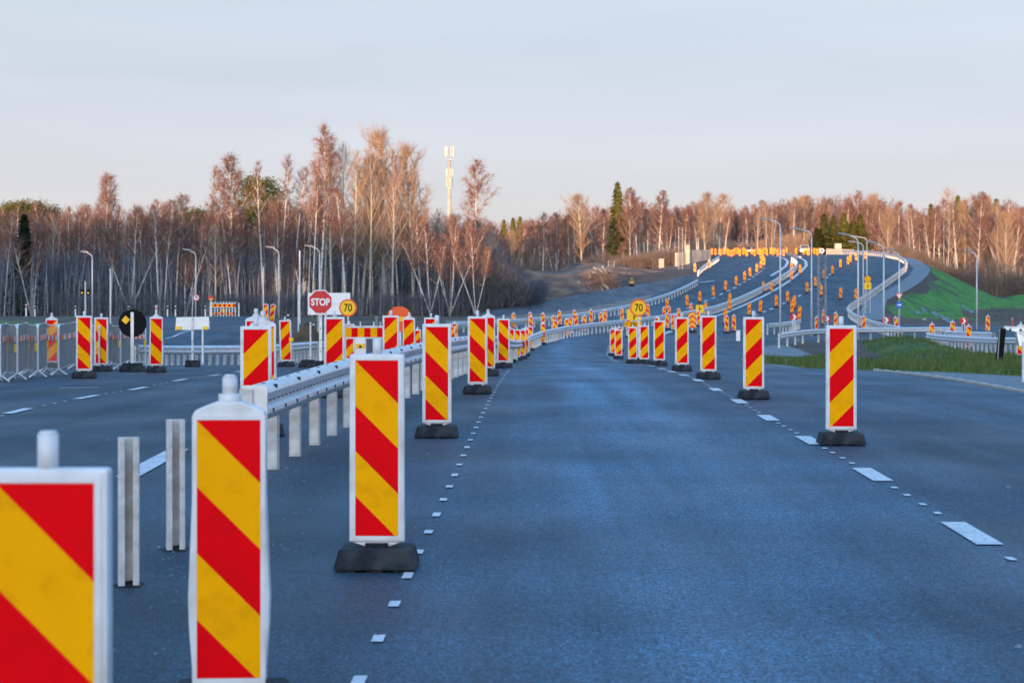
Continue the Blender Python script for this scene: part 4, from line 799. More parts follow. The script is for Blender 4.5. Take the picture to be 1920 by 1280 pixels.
# traffic light pole
x, y, z = at(160, 100); t = thing('signal_pole', 'white pole with two small amber signal lamps behind the barriers', 'signal', (x, y, z)); MB().tube([(0, 0, 0), (0, 0, zz(527, y)-z)], .045, 8).build('pole_tube', M['galv'], t)
for q in (-.16, .16):
    b = MB().box((q, 0, zz(548, y)-z), (.15, .12, .30)).build('lamp_housing', M['black'], t); MB().tube([(q, -.065, zz(549, y)-z), (q, -.075, zz(549, y)-z)], .05, 10).build('amber_lens', M['signyellow'], b)
for px, Y, yt, lb in ((207, 120, 503, 'plain thin pole right of the leftmost street lamp'), (559.5, 118, 533, 'short thin pole behind the black triangular sign'), (562, 150, 470, 'tall thin pole left of the STOP sign'), (494, 150, 500, 'thin pole left of the curved lamp by the ramp crest')):
    x, y, z = at(px, Y); t = thing('thin_pole', lb, 'pole', (x, y, z)); MB().tube([(0, 0, 0), (0, 0, zz(yt, y)-z)], .045 if px != 562 else .06, 7).build('pole_tube', M['galv'], t)
x, y, z = cast(293, 690, y0=30); t = thing('thin_pole', 'white peg with an orange band above the tapered panel by the barriers', 'pole', (x, 55, z)); t.location = at(293, 55); MB().tube([(0, 0, 0), (0, 0, zz(572, 55)-t.location.z)], .035, 7).build('pole_tube', M['white'], t); MB().tube([(0, 0, zz(580, 55)-t.location.z), (0, 0, zz(577, 55)-t.location.z)], .037, 7).build('band', M['orange'], t)
x, y, z = at(183, 70); 
# edge posts
EP = [(49, 150, 'red and white edge post on the soil bank at far left'), (65.5, 165, 'small white edge post right of the red one at far left'), (141.5, 165, 'white edge post left of the leftmost street lamp'), (241, 170, 'white edge post above the round black sign'), (314, 165, 'left one of two white edge posts by the birches on the ramp crest'), (329, 165, 'right one of two white edge posts by the birches on the ramp crest'), (540, 115, 'white edge post above the leaning striped panel'), (588, 120, 'white edge post left of the STOP post'), (385, 165, 'tiny edge post left of the crest barrier'), (982, 214, 'pale edge post on the shoulder left of the rising ramp road')]
for px, Y, lb in EP:
    x, y, z = at(px, Y); t = thing('edge_post', lb, 'edge post', (x, y, z), group='roadside edge posts'); MB().box((0, 0, .48), (.11, .06, .96)).build('post_body', M['white'], t); MB().box((0, 0, .78), (.113, .063, .16)).build('band', M['signred'] if px == 49 else M['black'], t)
# crest round sign + lattice masts
x, y, z = at(1541, 345); t = thing('mandatory_sign', 'round pale blue sign on the crest right of the second car', 'sign', (x, y, z)); plate(ngon(.42, 20), zz(470, y)-z, 0, .02, M['signwhite'], 'disc', t); plate(ngon(.3, 20), zz(470, y)-z, -.006, .005, M['signblue'], 'blue_field', t); MB().tube([(0, .03, 0), (0, .03, zz(472, y)-z)], .05, 6).build('post', M['galv'], t)
def lattice(px, yt, Y, w_, label, yb=None):
    x, y, z = at(px, Y) if yb is None else cast(px, yb); t = thing('lattice_mast', label, 'mast', (x, y, z)); hgt = zz(yt, y)-z; r = w_/2
    for sx, sy in ((-1, -1), (1, -1), (1, 1), (-1, 1)): MB().tube([(sx*r, sy*r, 0), (sx*r, sy*r, hgt)], .03, 5).build('leg', M['greymetal'], t)
    mb = MB(); n = max(6, int(hgt/(w_*1.1)))
    for k in range(n):
        z0, z1 = hgt*k/n, hgt*(k+1)/n; s = 1 if k % 2 else -1
        for q in (-r, r): mb.tube([(-s*r, q, z0), (s*r, q, z1)], .014, 4, cap=False).tube([(q, -s*r, z0), (q, s*r, z1)], .014, 4, cap=False)
    mb.build('cross_bracing', M['greymetal'], t)
lattice(1541, 478, 118, .44, 'tall grey lattice mast standing before the right carriageway')
lattice(1276, 426, 270, .55, 'dark lattice mast in front of the concrete wall')
lattice(1146, 489, 262, .8, 'short grey lattice stub at the foot of the sandy slope')
# ------------------------------------------------------------------ concrete walls, cars, mast, logs, stones
def wallbox(name, label, pts, th, h0, h1, cat='wall', m_='concrete', np_=6):
    """concrete wall standing along world points, in separate cast panels"""
    P = resample(pts, max(.5, sum(np.linalg.norm(np.diff(np.array(pts), axis=0), axis=1))/np_)); z0 = float(H(*P[0])); t = thing(name, label, cat, (P[0][0], P[0][1], z0))
    for a, b in zip(P[:-1], P[1:]):
        L = float(np.linalg.norm(b-a)); an = math.atan2(b[1]-a[1], b[0]-a[0]); c = (a+b)/2; z = float(H(c[0], c[1]))
        o = MB().box((0, 0, (h0+h1)/2), (L-.03, th, h1-h0)).build('concrete_panel', M[m_], t, bevel=.02); o.location = (c[0]-P[0][0], c[1]-P[0][1], z-z0); o.rotation_euler = (0, 0, an)
    return t
wy = 300
def wx(px, Y): return ((px-HX)*Y/FPX, Y)
def wall_slab(px0, px1, Y0, Y1, yt0, yt1, label, n, yb=None):
    a = np.array(wx(px0, Y0)); b = np.array(wx(px1, Y1)); t = thing('concrete_wall', label, 'wall', (a[0], a[1], float(H(*a))))
    for k in range(n):
        p = a+(b-a)*k/n; q = a+(b-a)*(k+1)/n; q = p+(q-p)*.985; zt_ = [zz(yt0+(yt1-yt0)*f, r_[1]) for f, r_ in ((k/n, p), ((k+1)/n, q))]; zb_ = [min(float(H(*p)), float(H(*q)))-.6]*2
        if yb: zb_ = [zz(yb, p[1]), zz(yb, q[1])]
        d = (q-p)/np.linalg.norm(q-p); nn = np.array((-d[1], d[0]))*.4; v = []
        for off in (0, 1):
            for r_, z_ in ((p, zb_[0]), (q, zb_[1]), (q, zt_[1]), (p, zt_[0])): v.append((r_[0]+nn[0]*off-a[0], r_[1]+nn[1]*off-a[1], z_-t.location.z))
        MB().add(v, [(0, 1, 2, 3), (7, 6, 5, 4), (1, 0, 4, 5), (2, 1, 5, 6), (3, 2, 6, 7), (0, 3, 7, 4)]).build('concrete_panel', M['concrete'], t)
    return t
wall_slab(1270, 1294, 296, 300, 474, 471, 'left wing of the sunlit concrete abutment with a raised pillar', 4)
wall_slab(1294, 1333, 301, 309, 468.5, 468.5, 'long pale concrete wall right of the pillar near the crest', 10)
x, Y = wx(1289, 298); t = thing('concrete_pillar', 'sunlit square concrete pillar rising above the abutment wall', 'pillar', (x, Y, float(H(x, Y)))); zt_ = zz(459.5, Y)-t.location.z
MB().box((0, 0, (zt_-2)/2), (.62, .62, zt_+2)).build('shaft', M['concrete'], t, bevel=.02); MB().box((0, 0, zt_+.03), (.68, .68, .06)).build('cap', M['concrete'], t)
x, Y = wx(1240, 300); t = thing('concrete_block', 'sunlit concrete block on top of the sandy slope', 'block', (x, Y, float(H(x, Y)))); zt_ = zz(485.5, Y)-t.location.z
MB().box((0, 0, (zt_-1.5)/2), (.82, .7, zt_+1.5)).build('block_body', M['concrete'], t, bevel=.03); MB().box((0, 0, zt_+.02), (.6, .5, .05)).build('cap', M['concrete'], t)
x, Y = wx(1571, 372); t = thing('concrete_block', 'pale square concrete block on the wall at the crest right of the cars', 'block', (x, Y, float(H(x, Y))))
MB().box((0, 0, (zz(457, Y)-t.location.z)/2), (1.3, 1, zz(457, Y)-t.location.z)).build('block_body', M['concrete'], t, bevel=.03); MB().box((0, 0, zz(457, Y)-t.location.z+.02), (1.1, .8, .05)).build('cap', M['concrete'], t)
wall_slab(1549, 1600, 368, 364, 466, 468, 'sunlit stone coloured parapet behind the right carriageway at the crest', 9)
wall_slab(1600, 1660, 363, 345, 471, 476, 'low sunlit parapet following the far bend of the guardrail', 9)
barr = [(1468, 470.5, 344), (1497, 478.5, 318)]
wall_slab(1466, 1498, 350, 316, 471.5, 480.5, 'pale concrete barrier blocks in the median near the crest', 5)
def car(px, py, Y, m_, label, wid, hgt, suv):
    x, y, z = at(px, Y); t = thing('parked_car' if False else 'car', label, 'car', (x, y, z), R(-6)); w2 = wid/2; L = 4.5
    mb = MB(); prof = [(-L/2, .35), (-L/2, hgt*.62), (-L/2+.25, hgt*.66), (-L/2+(.35 if suv else .8), hgt), (L/2-1.9, hgt), (L/2-1.1, hgt*.62), (L/2, hgt*.52), (L/2, .35)]
    n = len(prof); sc_ = [1 if p[1] < hgt*.7 else .82 for p in prof]
    mb.add([(-w2*s, p[0], p[1]) for p, s in zip(prof, sc_)]+[(w2*s, p[0], p[1]) for p, s in zip(prof, sc_)], [tuple(range(n)), tuple(range(2*n-1, n-1, -1))]+[(i, i+n, (i+1) % n+n, (i+1) % n) for i in range(n)]); mb.build('body', m_, t, bevel=.05)
    yb = -L/2+.22; MB().add([(-w2*.80, yb, hgt*.67), (w2*.80, yb, hgt*.67), (w2*.72, yb+(.1 if suv else .5), hgt*.95), (-w2*.72, yb+(.1 if suv else .5), hgt*.95)], [(0, 1, 2, 3)]).build('rear_window', M['glass'], t)
    for s in (-1, 1):
        MB().box((s*w2*.82, -L/2-.01, hgt*.55), (.25, .05, .16)).build('tail_light', M['tail'], t)
        for yy in (-L/2+.8, L/2-.85):
            wh = MB().tube([(s*(w2-.2), yy, .33), (s*(w2-.01), yy, .33)], .33, 14).build('wheel', M['rubber'], t)
    MB().box((0, -L/2-.02, .42), (wid*.95, .08, .2)).build('bumper', M['black'], t); MB().box((0, -L/2-.02, hgt*.47), (.5, .02, .11)).build('number_plate', M['signwhite'], t)
car(1407.5, 470, 368, M['carpaint'], 'dark blue green car among the panels on the crest', 1.75, 1.45, False)
car(1508, 470, 352, M['carsilver'], 'silver grey high car at the crest right of the median', 1.75, 1.75, True)
# telecom mast
x, y, z = at(842.5, 330); t = thing('telecom_mast', 'pale telecom mast with stacked antenna panels above the forest', 'mast', (x, y, z)); k = y/FPX
MB().tube([(0, 0, 0), (0, 0, zz(300, y)-z)], [.55, .24], 10).build('mast_tube', M['concrete'], t, smooth=True)
for lv, (ya, yb_) in enumerate(((275, 294), (317, 331), (333, 350))):
    for q in range(6 if lv == 0 else 4):
        a = q*math.pi*2/(6 if lv == 0 else 4)+.3*lv; r = .62 if lv == 0 else .48; za, zb = zz(ya, y)-z, zz(yb_, y)-z
        MB().box((r*math.cos(a), r*math.sin(a), (za+zb)/2), (.26, .16, za-zb), rz=a).build('antenna_panel', M['antenna'], t, bevel=.02)
MB().box((0, 0, zz(300, y)-z), (.9, .9, .12)).box((0, 0, zz(353, y)-z), (.8, .8, .2)).build('mounting_ring', M['greymetal'], t)
# logs
def log(p, q, r, lb, group='felled logs'):
    p, q = Vector(p), Vector(q); t = thing('log', lb, 'log', p, group=group); n = 6; d = q-p; r *= 1.15; pts = [d*(i/n)+Vector((math.sin(i*2.1)*r*.5, 0, math.cos(i*1.7)*r*.5)) for i in range(n+1)]
    MB().tube(pts, [r*(1-.45*i/n) for i in range(n+1)], 7).build('stem', M['wood'], t, smooth=True)
    b = MB(); [b.tube([pts[3+i % 3], pts[3+i % 3]+Vector((random.uniform(-.8, .8), random.uniform(-.6, .6), random.uniform(.1, .9)))], [r*.3, r*.1], 4) for i in range(4)]; b.build('branch_stubs', M['wood'], t)
ly = 236
def W3(px, py, Y): return ((px-HX)*Y/FPX, Y, zz(py, Y))
for a, b, r, lb in (((1141, 544), (1117, 508), .17, 'thick pale log leaning steeply in the log pile'), ((1129, 545), (1123, 527), .13, 'short upright log left of the steep one in the pile'), ((1110, 512), (1152, 508), .14, 'pale log lying along the top of the pile'),
                    ((1112, 503), (1155, 512), .12, 'thin log sloping right over the top of the pile'), ((1128, 500), (1158, 536), .13, 'grey log slanting down the right side of the pile'), ((1122, 505), (1166, 540), .12, 'longest grey log slanting down to the road from the pile'),
                    ((1106, 520), (1120, 506), .12, 'short grey log at the upper left of the pile'), ((1083, 529), (1104, 541), .11, 'whitish log lying on the soil left of the pile')):
    log(W3(*a, ly), W3(*b, ly+2.5), r, lb)
def twigs_mesh(n, base, dirs, lens, r0, segs=2, droop=0.0, jitter=.25):
    """many thin tapering three sided twigs in one array mesh"""
    d = dirs/np.linalg.norm(dirs, axis=1)[:, None]; ref = np.where(np.abs(d[:, 2:3]) < .9, np.array([[0, 0, 1.]]), np.array([[1., 0, 0]])); u = np.cross(d, ref); u /= np.linalg.norm(u, axis=1)[:, None]; v = np.cross(d, u)
    mid = base+d*lens[:, None]*.55+rng.normal(0, 1, (n, 3))*lens[:, None]*jitter*.25; tip = base+d*lens[:, None]+rng.normal(0, 1, (n, 3))*lens[:, None]*jitter*.4; tip[:, 2] -= lens*droop; mid[:, 2] -= lens*droop*.3
    r0 = np.broadcast_to(r0, (n,)); V = []
    for c, k in ((base, 1.0), (mid, .7)):
        for j in range(3): a = 2*math.pi*j/3; V.append(c+(u*math.cos(a)+v*math.sin(a))*(r0*k)[:, None])
    V.append(tip); V = np.stack(V, 1).reshape(-1, 3); o = np.arange(n)[:, None]*7; F = []
    for j in range(3):
        k = (j+1) % 3; F += [np.column_stack([o+j, o+k, o+k+3]), np.column_stack([o+j, o+k+3, o+j+3]), np.column_stack([o+j+3, o+k+3, o+6])]
    return V, np.vstack(F)
n = 420; base = np.column_stack([rng.uniform(*sorted((W3(1105, 520, ly)[0], W3(1160, 520, ly)[0])), n), rng.uniform(ly-1, ly+3, n), rng.uniform(.2, 1.9, n)+H(13, ly)]); dd = rng.normal(0, 1, (n, 3)); V, F = twigs_mesh(n, base, dd, rng.uniform(.5, 1.8, n), .025)
tag(npmesh('brushwood', V, F, M['twig_dusk']), 'tangle of grey branches in the log pile', 'brushwood', kind='stuff')
def stone(px, py, r, lb, Y=None):
    x, y, z = cast(px, py) if Y is None else at(px, Y); mb = MB(); 
    import bmesh as bm_
    b = bm_.new(); bm_.ops.create_icosphere(b, subdivisions=2, radius=r)
    for v in b.verts: v.co *= random.uniform(.85, 1.15); v.co.z *= .8
    me = bpy.data.meshes.new('stone'); b.to_mesh(me); b.free(); me.materials.append(M['stone']); o = bpy.data.objects.new('stone', me); C.objects.link(o); o.location = (x, y, z+r*.5); tag(o, lb, 'stone')
stone(1733, 607, .2, 'orange tinted round stone on the soil below the green slope', 172); stone(1770, 607, .13, 'small white stone on the soil below the green slope', 172)
stone(1600-103, 640, .1, 'small stone on the soil island near the lamps')
# blank white box and dark box on the junction
x, y, z = at(1384, 120); t = thing('utility_box', 'small white box beside the striped panels at the junction', 'box', (x, y, z)); MB().box((0, 0, .32), (.24, .2, .62)).build('cabinet', M['signwhite'], t, bevel=.01); MB().box((0, 0, .65), (.28, .24, .04)).build('lid', M['signwhite'], t)
# small excavator-like roller on the ramp: low machine
x, y, z = cast(1184, 536, y0=200); t = thing('site_machine', 'small orange and green machine at the edge of the rising ramp', 'machine', (x, y, z)); MB().box((0, 0, .35), (.6, .9, .45)).build('body', M['sand'], t, bevel=.04); MB().box((.05, 0, .8), (.35, .4, .45)).build('cab', M['needle'], t, bevel=.04); MB().tube([(-.3, -.3, .18), (.3, -.3, .18)], .18, 10).build('roller', M['black'], t)
x, y, z = at(1836+62, 160); t = thing('edge_post', 'thin red stake in the field near the right edge', 'stake', (x, y, z)); MB().box((0, 0, (zz(597, y)-z)/2), (.07, .05, zz(597, y)-z)).build('post_body', M['orange'], t); MB().box((0, 0, zz(597, y)-z), (.075, .055, .05)).build('band', M['signwhite'], t)
# ------------------------------------------------------------------ trees
def tree_data(h, cb, spread, nl, up, ntw, tr, twl, twr, droop, kind='birch', stems=1, seed=0):
    """returns trunk MB and crown arrays; all sizes in metres"""
    rs = np.random.default_rng(seed); tk = MB(); B = []; D = []; Ln = []
    for s in range(stems):
        lean = rs.normal(0, .05 if stems == 1 else .16, 2); off = rs.normal(0, .0 if stems == 1 else .25, 2); hh = h*(1 if s == 0 else rs.uniform(.7, .95)); ph = rs.uniform(0, 6, 2)
        npt = 9; T = np.array([[off[0]+lean[0]*hh*t+math.sin(ph[0]+t*5)*.012*hh*t, off[1]+lean[1]*hh*t+math.sin(ph[1]+t*4)*.012*hh*t, hh*t] for t in np.linspace(0, 1, npt)])
        tk.tube(T, [tr*(1.15-.2*0 if i == 0 else 1)*(1-(i/(npt-1)))**.8+.012 for i in range(npt)], 6)
        def pt(t): i = min(int(t*(npt-1)), npt-2); f = t*(npt-1)-i; return T[i]*(1-f)+T[i+1]*f
        az = rs.uniform(0, 6)
        for k in range(nl):
            t = cb+(1-cb)*((k+rs.uniform(0, 1))/nl)**.9*.97; az += 2.4+rs.normal(0, .4); u = (t-cb)/(1-cb)
            prof = (math.sin(math.pi*min(1, .18+u*.85))**.8) if kind != 'spire' else (1-u)*.9+.15
            L = spread*prof*rs.uniform(.65, 1.2)+.25; e = math.radians(up+rs.normal(0, 9)+u*14); p = pt(t); d = np.array([math.cos(az)*math.cos(e), math.sin(az)*math.cos(e), math.sin(e)])
            n4 = 5; pts = [p]
            for q in range(1, n4): d2 = d+np.array([0, 0, .10*q if droop < .3 else .16*q*(1-.5*q/n4)])+rs.normal(0, .10, 3); pts.append(pts[-1]+d2/np.linalg.norm(d2)*L/(n4-1))
            r0 = tr*.26*(1-u*.6); tk.tube(pts, [r0*(1-q/n4)+.010 for q in range(n4)], 4, cap=False)
            subs = [(pts, L)]
            for q in range(3):
                b0 = pts[1+q % 3]; dd = (pts[-1]-pts[0])/L+rs.normal(0, .45, 3)+np.array([0, 0, .15]); dd /= np.linalg.norm(dd); Ls = L*rs.uniform(.3, .6); sp = [b0, b0+dd*Ls*.5, b0+dd*Ls+np.array([0, 0, Ls*.12])]; tk.tube(sp, [r0*.45+.004, r0*.3+.004, .008], 3, cap=False); subs.append((sp, Ls))
            tot = sum(a[1] for a in subs); m_ = max(4, int(ntw/nl/stems*(.4+prof)))
            for sp, Ls in subs:
                c = max(2, int(m_*Ls/tot)); f = rs.uniform(.15, 1, c)*(len(sp)-1); i = np.minimum(f.astype(int), len(sp)-2); f = (f-i)[:, None]; A = np.array(sp); bp = A[i]*(1-f)+A[i+1]*f
                dr_ = (A[-1]-A[0])/np.linalg.norm(A[-1]-A[0]); dd = dr_*.9+rs.normal(0, .55, (c, 3))+np.array([0, 0, .35-droop]); B.append(bp); D.append(dd); Ln.append(rs.uniform(.45, 1.15, c)*twl)
    B = np.vstack(B); D = np.vstack(D); Ln = np.concatenate(Ln)
    V, F = twigs_mesh(len(B), B, D, Ln, twr, droop=droop, jitter=.3)
    return tk, V, F
VAR = {}
def variant(key, name, bark_, twig_, n, **kw):
    VAR[key] = []
    for i in range(n):
        q = dict(kw); q['cb'] = kw['cb']*random.uniform(.8, 1.15); q['spread'] = kw['spread']*random.uniform(.85, 1.2); tk, V, F = tree_data(seed=hash((len(VAR), i)) % 1000+i, **q)
        VAR[key].append(dict(name=name, tk=tk, V=V, F=F, bark=M[bark_], twig=M[twig_], h=kw['h'], me=None))
variant('birch', 'birch_tree', 'birchbark', 'twig_birch', 5, h=20, cb=.38, spread=3.0, nl=24, up=44, ntw=1900, tr=.15, twl=1.3, twr=.017, droop=.35)
variant('birchfull', 'birch_tree', 'birchbark', 'twig_birch', 3, h=20, cb=.25, spread=3.6, nl=32, up=40, ntw=3600, tr=.18, twl=1.3, twr=.017, droop=.4)
variant('slim', 'birch_tree', 'birchbark', 'twig_birch', 4, h=20, cb=.5, spread=1.7, nl=18, up=52, ntw=800, tr=.14, twl=1.0, twr=.015, droop=.1)
variant('aspen', 'aspen_tree', 'aspenbark', 'twig_aspen', 4, h=20, cb=.34, spread=3.2, nl=24, up=50, ntw=1100, tr=.15, twl=.9, twr=.012, droop=0.05)
variant('oak', 'broad_tree', 'aspenbark', 'twig_aspen', 4, h=16, cb=.24, spread=3.9, nl=36, up=48, ntw=2600, tr=.20, twl=1.2, twr=.016, droop=0)
variant('multi', 'birch_tree', 'birchbark', 'twig_birch', 3, h=14, cb=.4, spread=2.0, nl=14, up=50, ntw=2200, tr=.11, twl=1.1, twr=.016, droop=.1, stems=3)
def place_tree(key, px, Y, ytop, label, group, i=None, hgt=None, thick=1.0):
    v = VAR[key][random.randrange(len(VAR[key])) if i is None else i % len(VAR[key])]; x, y, z = at(px, Y)
    if hgt is None: hgt = zz(ytop, y)-z
    s = hgt/v['h']; t = thing(v['name'], label, 'tree', (x, y, z-.1), random.uniform(0, 6.28), group)
    if v['me'] is None:
        a = v['tk'].build('trunk', v['bark'], t, smooth=True); b = npmesh('crown', v['V'], v['F'], v['twig'], t); v['me'] = (a, b)
    else:
        for o in v['me']: c = o.copy(); C.objects.link(c); c.parent = t
    k = max(s, .62)*random.uniform(.9, 1.1)*thick; t.scale = (k, k, s); return t
# conifers
def conifer_data(h, w_, n, seed, droop=.25):
    rs = np.random.default_rng(seed); V = []; F = []; u = rs.uniform(0, 1, n)**.75; az = rs.uniform(0, 6.283, n)
    lev = np.floor(u*26)/26+rs.normal(0, .008, n); lev = np.clip(lev, .06, .995); z = h*lev; rr = w_*(1-lev)**.85*rs.uniform(.82, 1.12, n)*(1+.35*np.sin(az*3+seed)*np.sin(lev*40)+.2*np.sin(az*2+lev*9+seed)); q = rs.uniform(.25, 1, n)
    c = np.column_stack([np.cos(az)*rr*q, np.sin(az)*rr*q, z-rr*q*droop]); L = .28+rs.uniform(0, .35, n)*(1.2-lev); d = np.column_stack([np.cos(az), np.sin(az), -.35+rs.normal(0, .2, n)]); s = np.column_stack([-np.sin(az), np.cos(az), rs.normal(0, .3, n)])
    wd = (L*rs.uniform(.28, .5, n))[:, None]; L = L[:, None]
    V = np.stack([c-s*wd, c+d*L*.9+rs.normal(0, .06, (n, 3)), c+s*wd, c-d*L*.25+np.array([0, 0, .1])], 1).reshape(-1, 3); o = np.arange(n)*4
    F = np.vstack([np.column_stack([o, o+1, o+2]), np.column_stack([o, o+2, o+3])]); tk = MB().tube([(0, 0, 0), (0, 0, h*.5), (0, 0, h*.99)], [w_*.07, w_*.045, .02], 6); return tk, V, F
for key, nm, mk, h_, w_, n_, dr_ in (('spruce', 'spruce_tree', 'needle', 16, 2.6, 5200, .25), ('darkspruce', 'spruce_tree', 'needle_dark', 12, 2.6, 5200, .3)):
    VAR[key] = []
    for i in range(3):
        tk, V, F = conifer_data(h_, w_*random.uniform(.85, 1.15), n_, i+5, dr_); VAR[key].append(dict(name=nm, tk=tk, V=V, F=F, bark=M['aspenbark'], twig=M[mk], h=h_, me=None))
VAR['pine'] = []
for i in range(3):
    rs = np.random.default_rng(i+50); tk = MB().tube([(0, 0, 0), (.2, 0, 8), (.1, .1, 15.5)], [.2, .15, .05], 7); B = []
    for k in range(16):
        a = k*2.4; zz_ = 9.5+6*k/16; L = 2.3*math.sin(math.pi*(.25+.6*k/16)); p = np.array([.1+math.cos(a)*L, math.sin(a)*L, zz_+L*.4]); tk.tube([(.1, 0, zz_), tuple(p)], [.06, .02], 4, cap=False); B.append(p+rs.normal(0, 1, (330, 3))*np.array([.75, .75, .42]))
    B = np.vstack(B); n = len(B); d = rs.normal(0, 1, (n, 3)); d /= np.linalg.norm(d, axis=1)[:, None]; s = np.cross(d, rs.normal(0, 1, (n, 3))); s /= np.linalg.norm(s, axis=1)[:, None]
    V = np.stack([B-s*.09, B+d*.34, B+s*.09], 1).reshape(-1, 3); o = np.arange(n)*3; VAR['pine'].append(dict(name='pine_tree', tk=tk, V=V, F=np.column_stack([o, o+1, o+2]), bark=M['aspenbark'], twig=M['pineneedle'], h=16, me=None))

# single trees one can pick out
HERO = [('birch', 185, 232, 322, 'birch with drooping forked crown, left of two tall ones above the leftmost street lamp'), ('birch', 214, 236, 328, 'birch with thin drooping crown, right of two tall ones above the leftmost street lamp'),
        ('birch', 308, 212, 372, 'white stemmed birch just left of the ramp crest'), ('birch', 329, 214, 362, 'white birch with wide limbs directly behind the ramp crest'), ('slim', 405, 226, 312, 'slender birch left of the full crowned birch'),
        ('birchfull', 441, 222, 288, 'full crowned birch standing out above the forest left of the tall group'), ('slim', 427, 216, 395, 'leaning slim birch under the full crowned birch'), ('pine', 487, 246, 334, 'small pine crown poking up among bare stems'),
        ('slim', 494, 214, 300, 'tall slim tree right of the pine crown'), ('slim', 520, 216, 292, 'tall slim tree, second right of the pine crown'), ('slim', 545, 218, 315, 'tall slim tree halfway between the pine crown and the tallest birch'), ('slim', 566, 215, 300, 'tall bare tree directly left of the tallest group'),
        ('birch', 598, 205, 235, 'tallest birch of all, rising behind the STOP sign'), ('aspen', 608, 212, 262, 'pale sunlit tree just right of the tallest birch'), ('aspen', 622, 206, 268, 'sunlit tree with many upright limbs above the left 70 sign'), ('aspen', 643, 210, 268, 'straight stemmed sunlit tree right of the left 70 sign'), ('aspen', 660, 207, 280, 'sunlit tree left of the dark crowned one behind the barrier board'),
        ('oak', 678, 214, 300, 'darker broad crowned tree in the tall group'), ('aspen', 695, 208, 290, 'sunlit tree with twin looking stems in the tall group'), ('oak', 722, 214, 250, 'big dark bare tree with an oval crown right of the tall group'), ('aspen', 737, 206, 330, 'pale stemmed tree under the oval crown'), ('slim', 748, 215, 285, 'slim bare tree between the two dark crowned ones'),
        ('oak', 776, 214, 278, 'dark bare tree left of the telecom mast'), ('slim', 792, 206, 400, 'thin white tree behind the orange disc'), ('multi', 805, 204, 420, 'forked white tree with a bright limb right of the orange disc'), ('multi', 847, 205, 405, 'crooked white birch clump below the telecom mast'), ('birch', 888, 216, 298, 'drooping full birch right of the telecom mast'),
        ('multi', 890, 203, 430, 'white forked birch at the right end of the shaded forest'), ('darkspruce', 45, 212, 396, 'lone dark spruce at the far left'),
        ('slim', 585, 204, 330, 'white stem directly left of the tallest birch'), ('birch', 650, 204, 350, 'pale trunk between the sunlit stems behind the left 70 sign')]
for k, px, Y, yt, lb in HERO: place_tree(k, px, Y, yt, lb, None)
for px, Y, yt, k, lb in ((1018, 300, 398, 'birch', 'white stemmed birch at the left end of the sunlit forest'), (1042, 303, 402, 'multi', 'forked white birch beside the leftmost sunlit one'), (1092, 316, 366, 'oak', 'broad sunlit tree with a round crown left of the dark spruce'), (1158, 335, 337, 'spruce', 'tall dark spruce standing above the sunlit forest'),
                         (1183, 318, 350, 'birchfull', 'big white stemmed birch right of the tall spruce'), (1196, 322, 360, 'birch', 'second white birch stem right of the tall spruce'), (1163, 312, 452, 'birch', 'slim sunlit birch in front of the tall spruce'), (1235, 330, 355, 'birchfull', 'sunlit birch with a reddish crown above the concrete block'), (1130, 325, 400, 'birch', 'thin sunlit birch left of the tall spruce'),
                         (1320, 365, 362, 'oak', 'reddish broad crowned tree above the concrete wall'), (1348, 368, 365, 'oak', 'second reddish broad crowned tree above the concrete wall'), (1358, 345, 395, 'birch', 'leaning white birch just right of the wall end'), (1402, 395, 385, 'birch', 'birch with a straight pale trunk behind the first car'),
                         (1420, 392, 390, 'aspen', 'sunlit tree directly right of the first car'), (1437, 390, 380, 'aspen', 'sunlit forked tree left of the tallest lamp'), (1447, 392, 395, 'aspen', 'sunlit leaning tree behind the tallest lamp'), (1487, 400, 370, 'birch', 'tall reddish birch left of the second lamp'),
                         (1545, 385, 398, 'spruce', 'leftmost olive green spruce of the group behind the crest'), (1562, 388, 402, 'spruce', 'second olive green spruce of the group behind the crest'), (1582, 392, 396, 'spruce', 'middle olive green spruce of the group behind the crest'), (1600, 386, 410, 'spruce', 'fourth olive green spruce of the group behind the crest'), (1532, 383, 425, 'spruce', 'small olive green spruce at the left edge of the group'), (1613, 392, 398, 'spruce', 'rightmost olive green spruce of the group behind the crest'),
                         (1665, 372, 392, 'oak', 'wide sunlit tree with white forking limbs above the far bend'), (1693, 380, 440, 'multi', 'leaning white limbed tree right of the far bend'), (1722, 360, 398, 'birch', 'sunlit birch left of the lone right lamp'), (1783, 385, 352, 'aspen', 'spiky topped tree above the green slope'), (1833, 345, 358, 'birchfull', 'big sunlit birch behind the lone right lamp'), (1887, 350, 368, 'multi', 'forked sunlit birch near the right edge')):
    place_tree(k, px, Y, yt, lb, None, thick=1.15 if k == 'spruce' and px < 1500 else 1.9 if k == 'spruce' else 1.15 if k == 'oak' else 1.0)
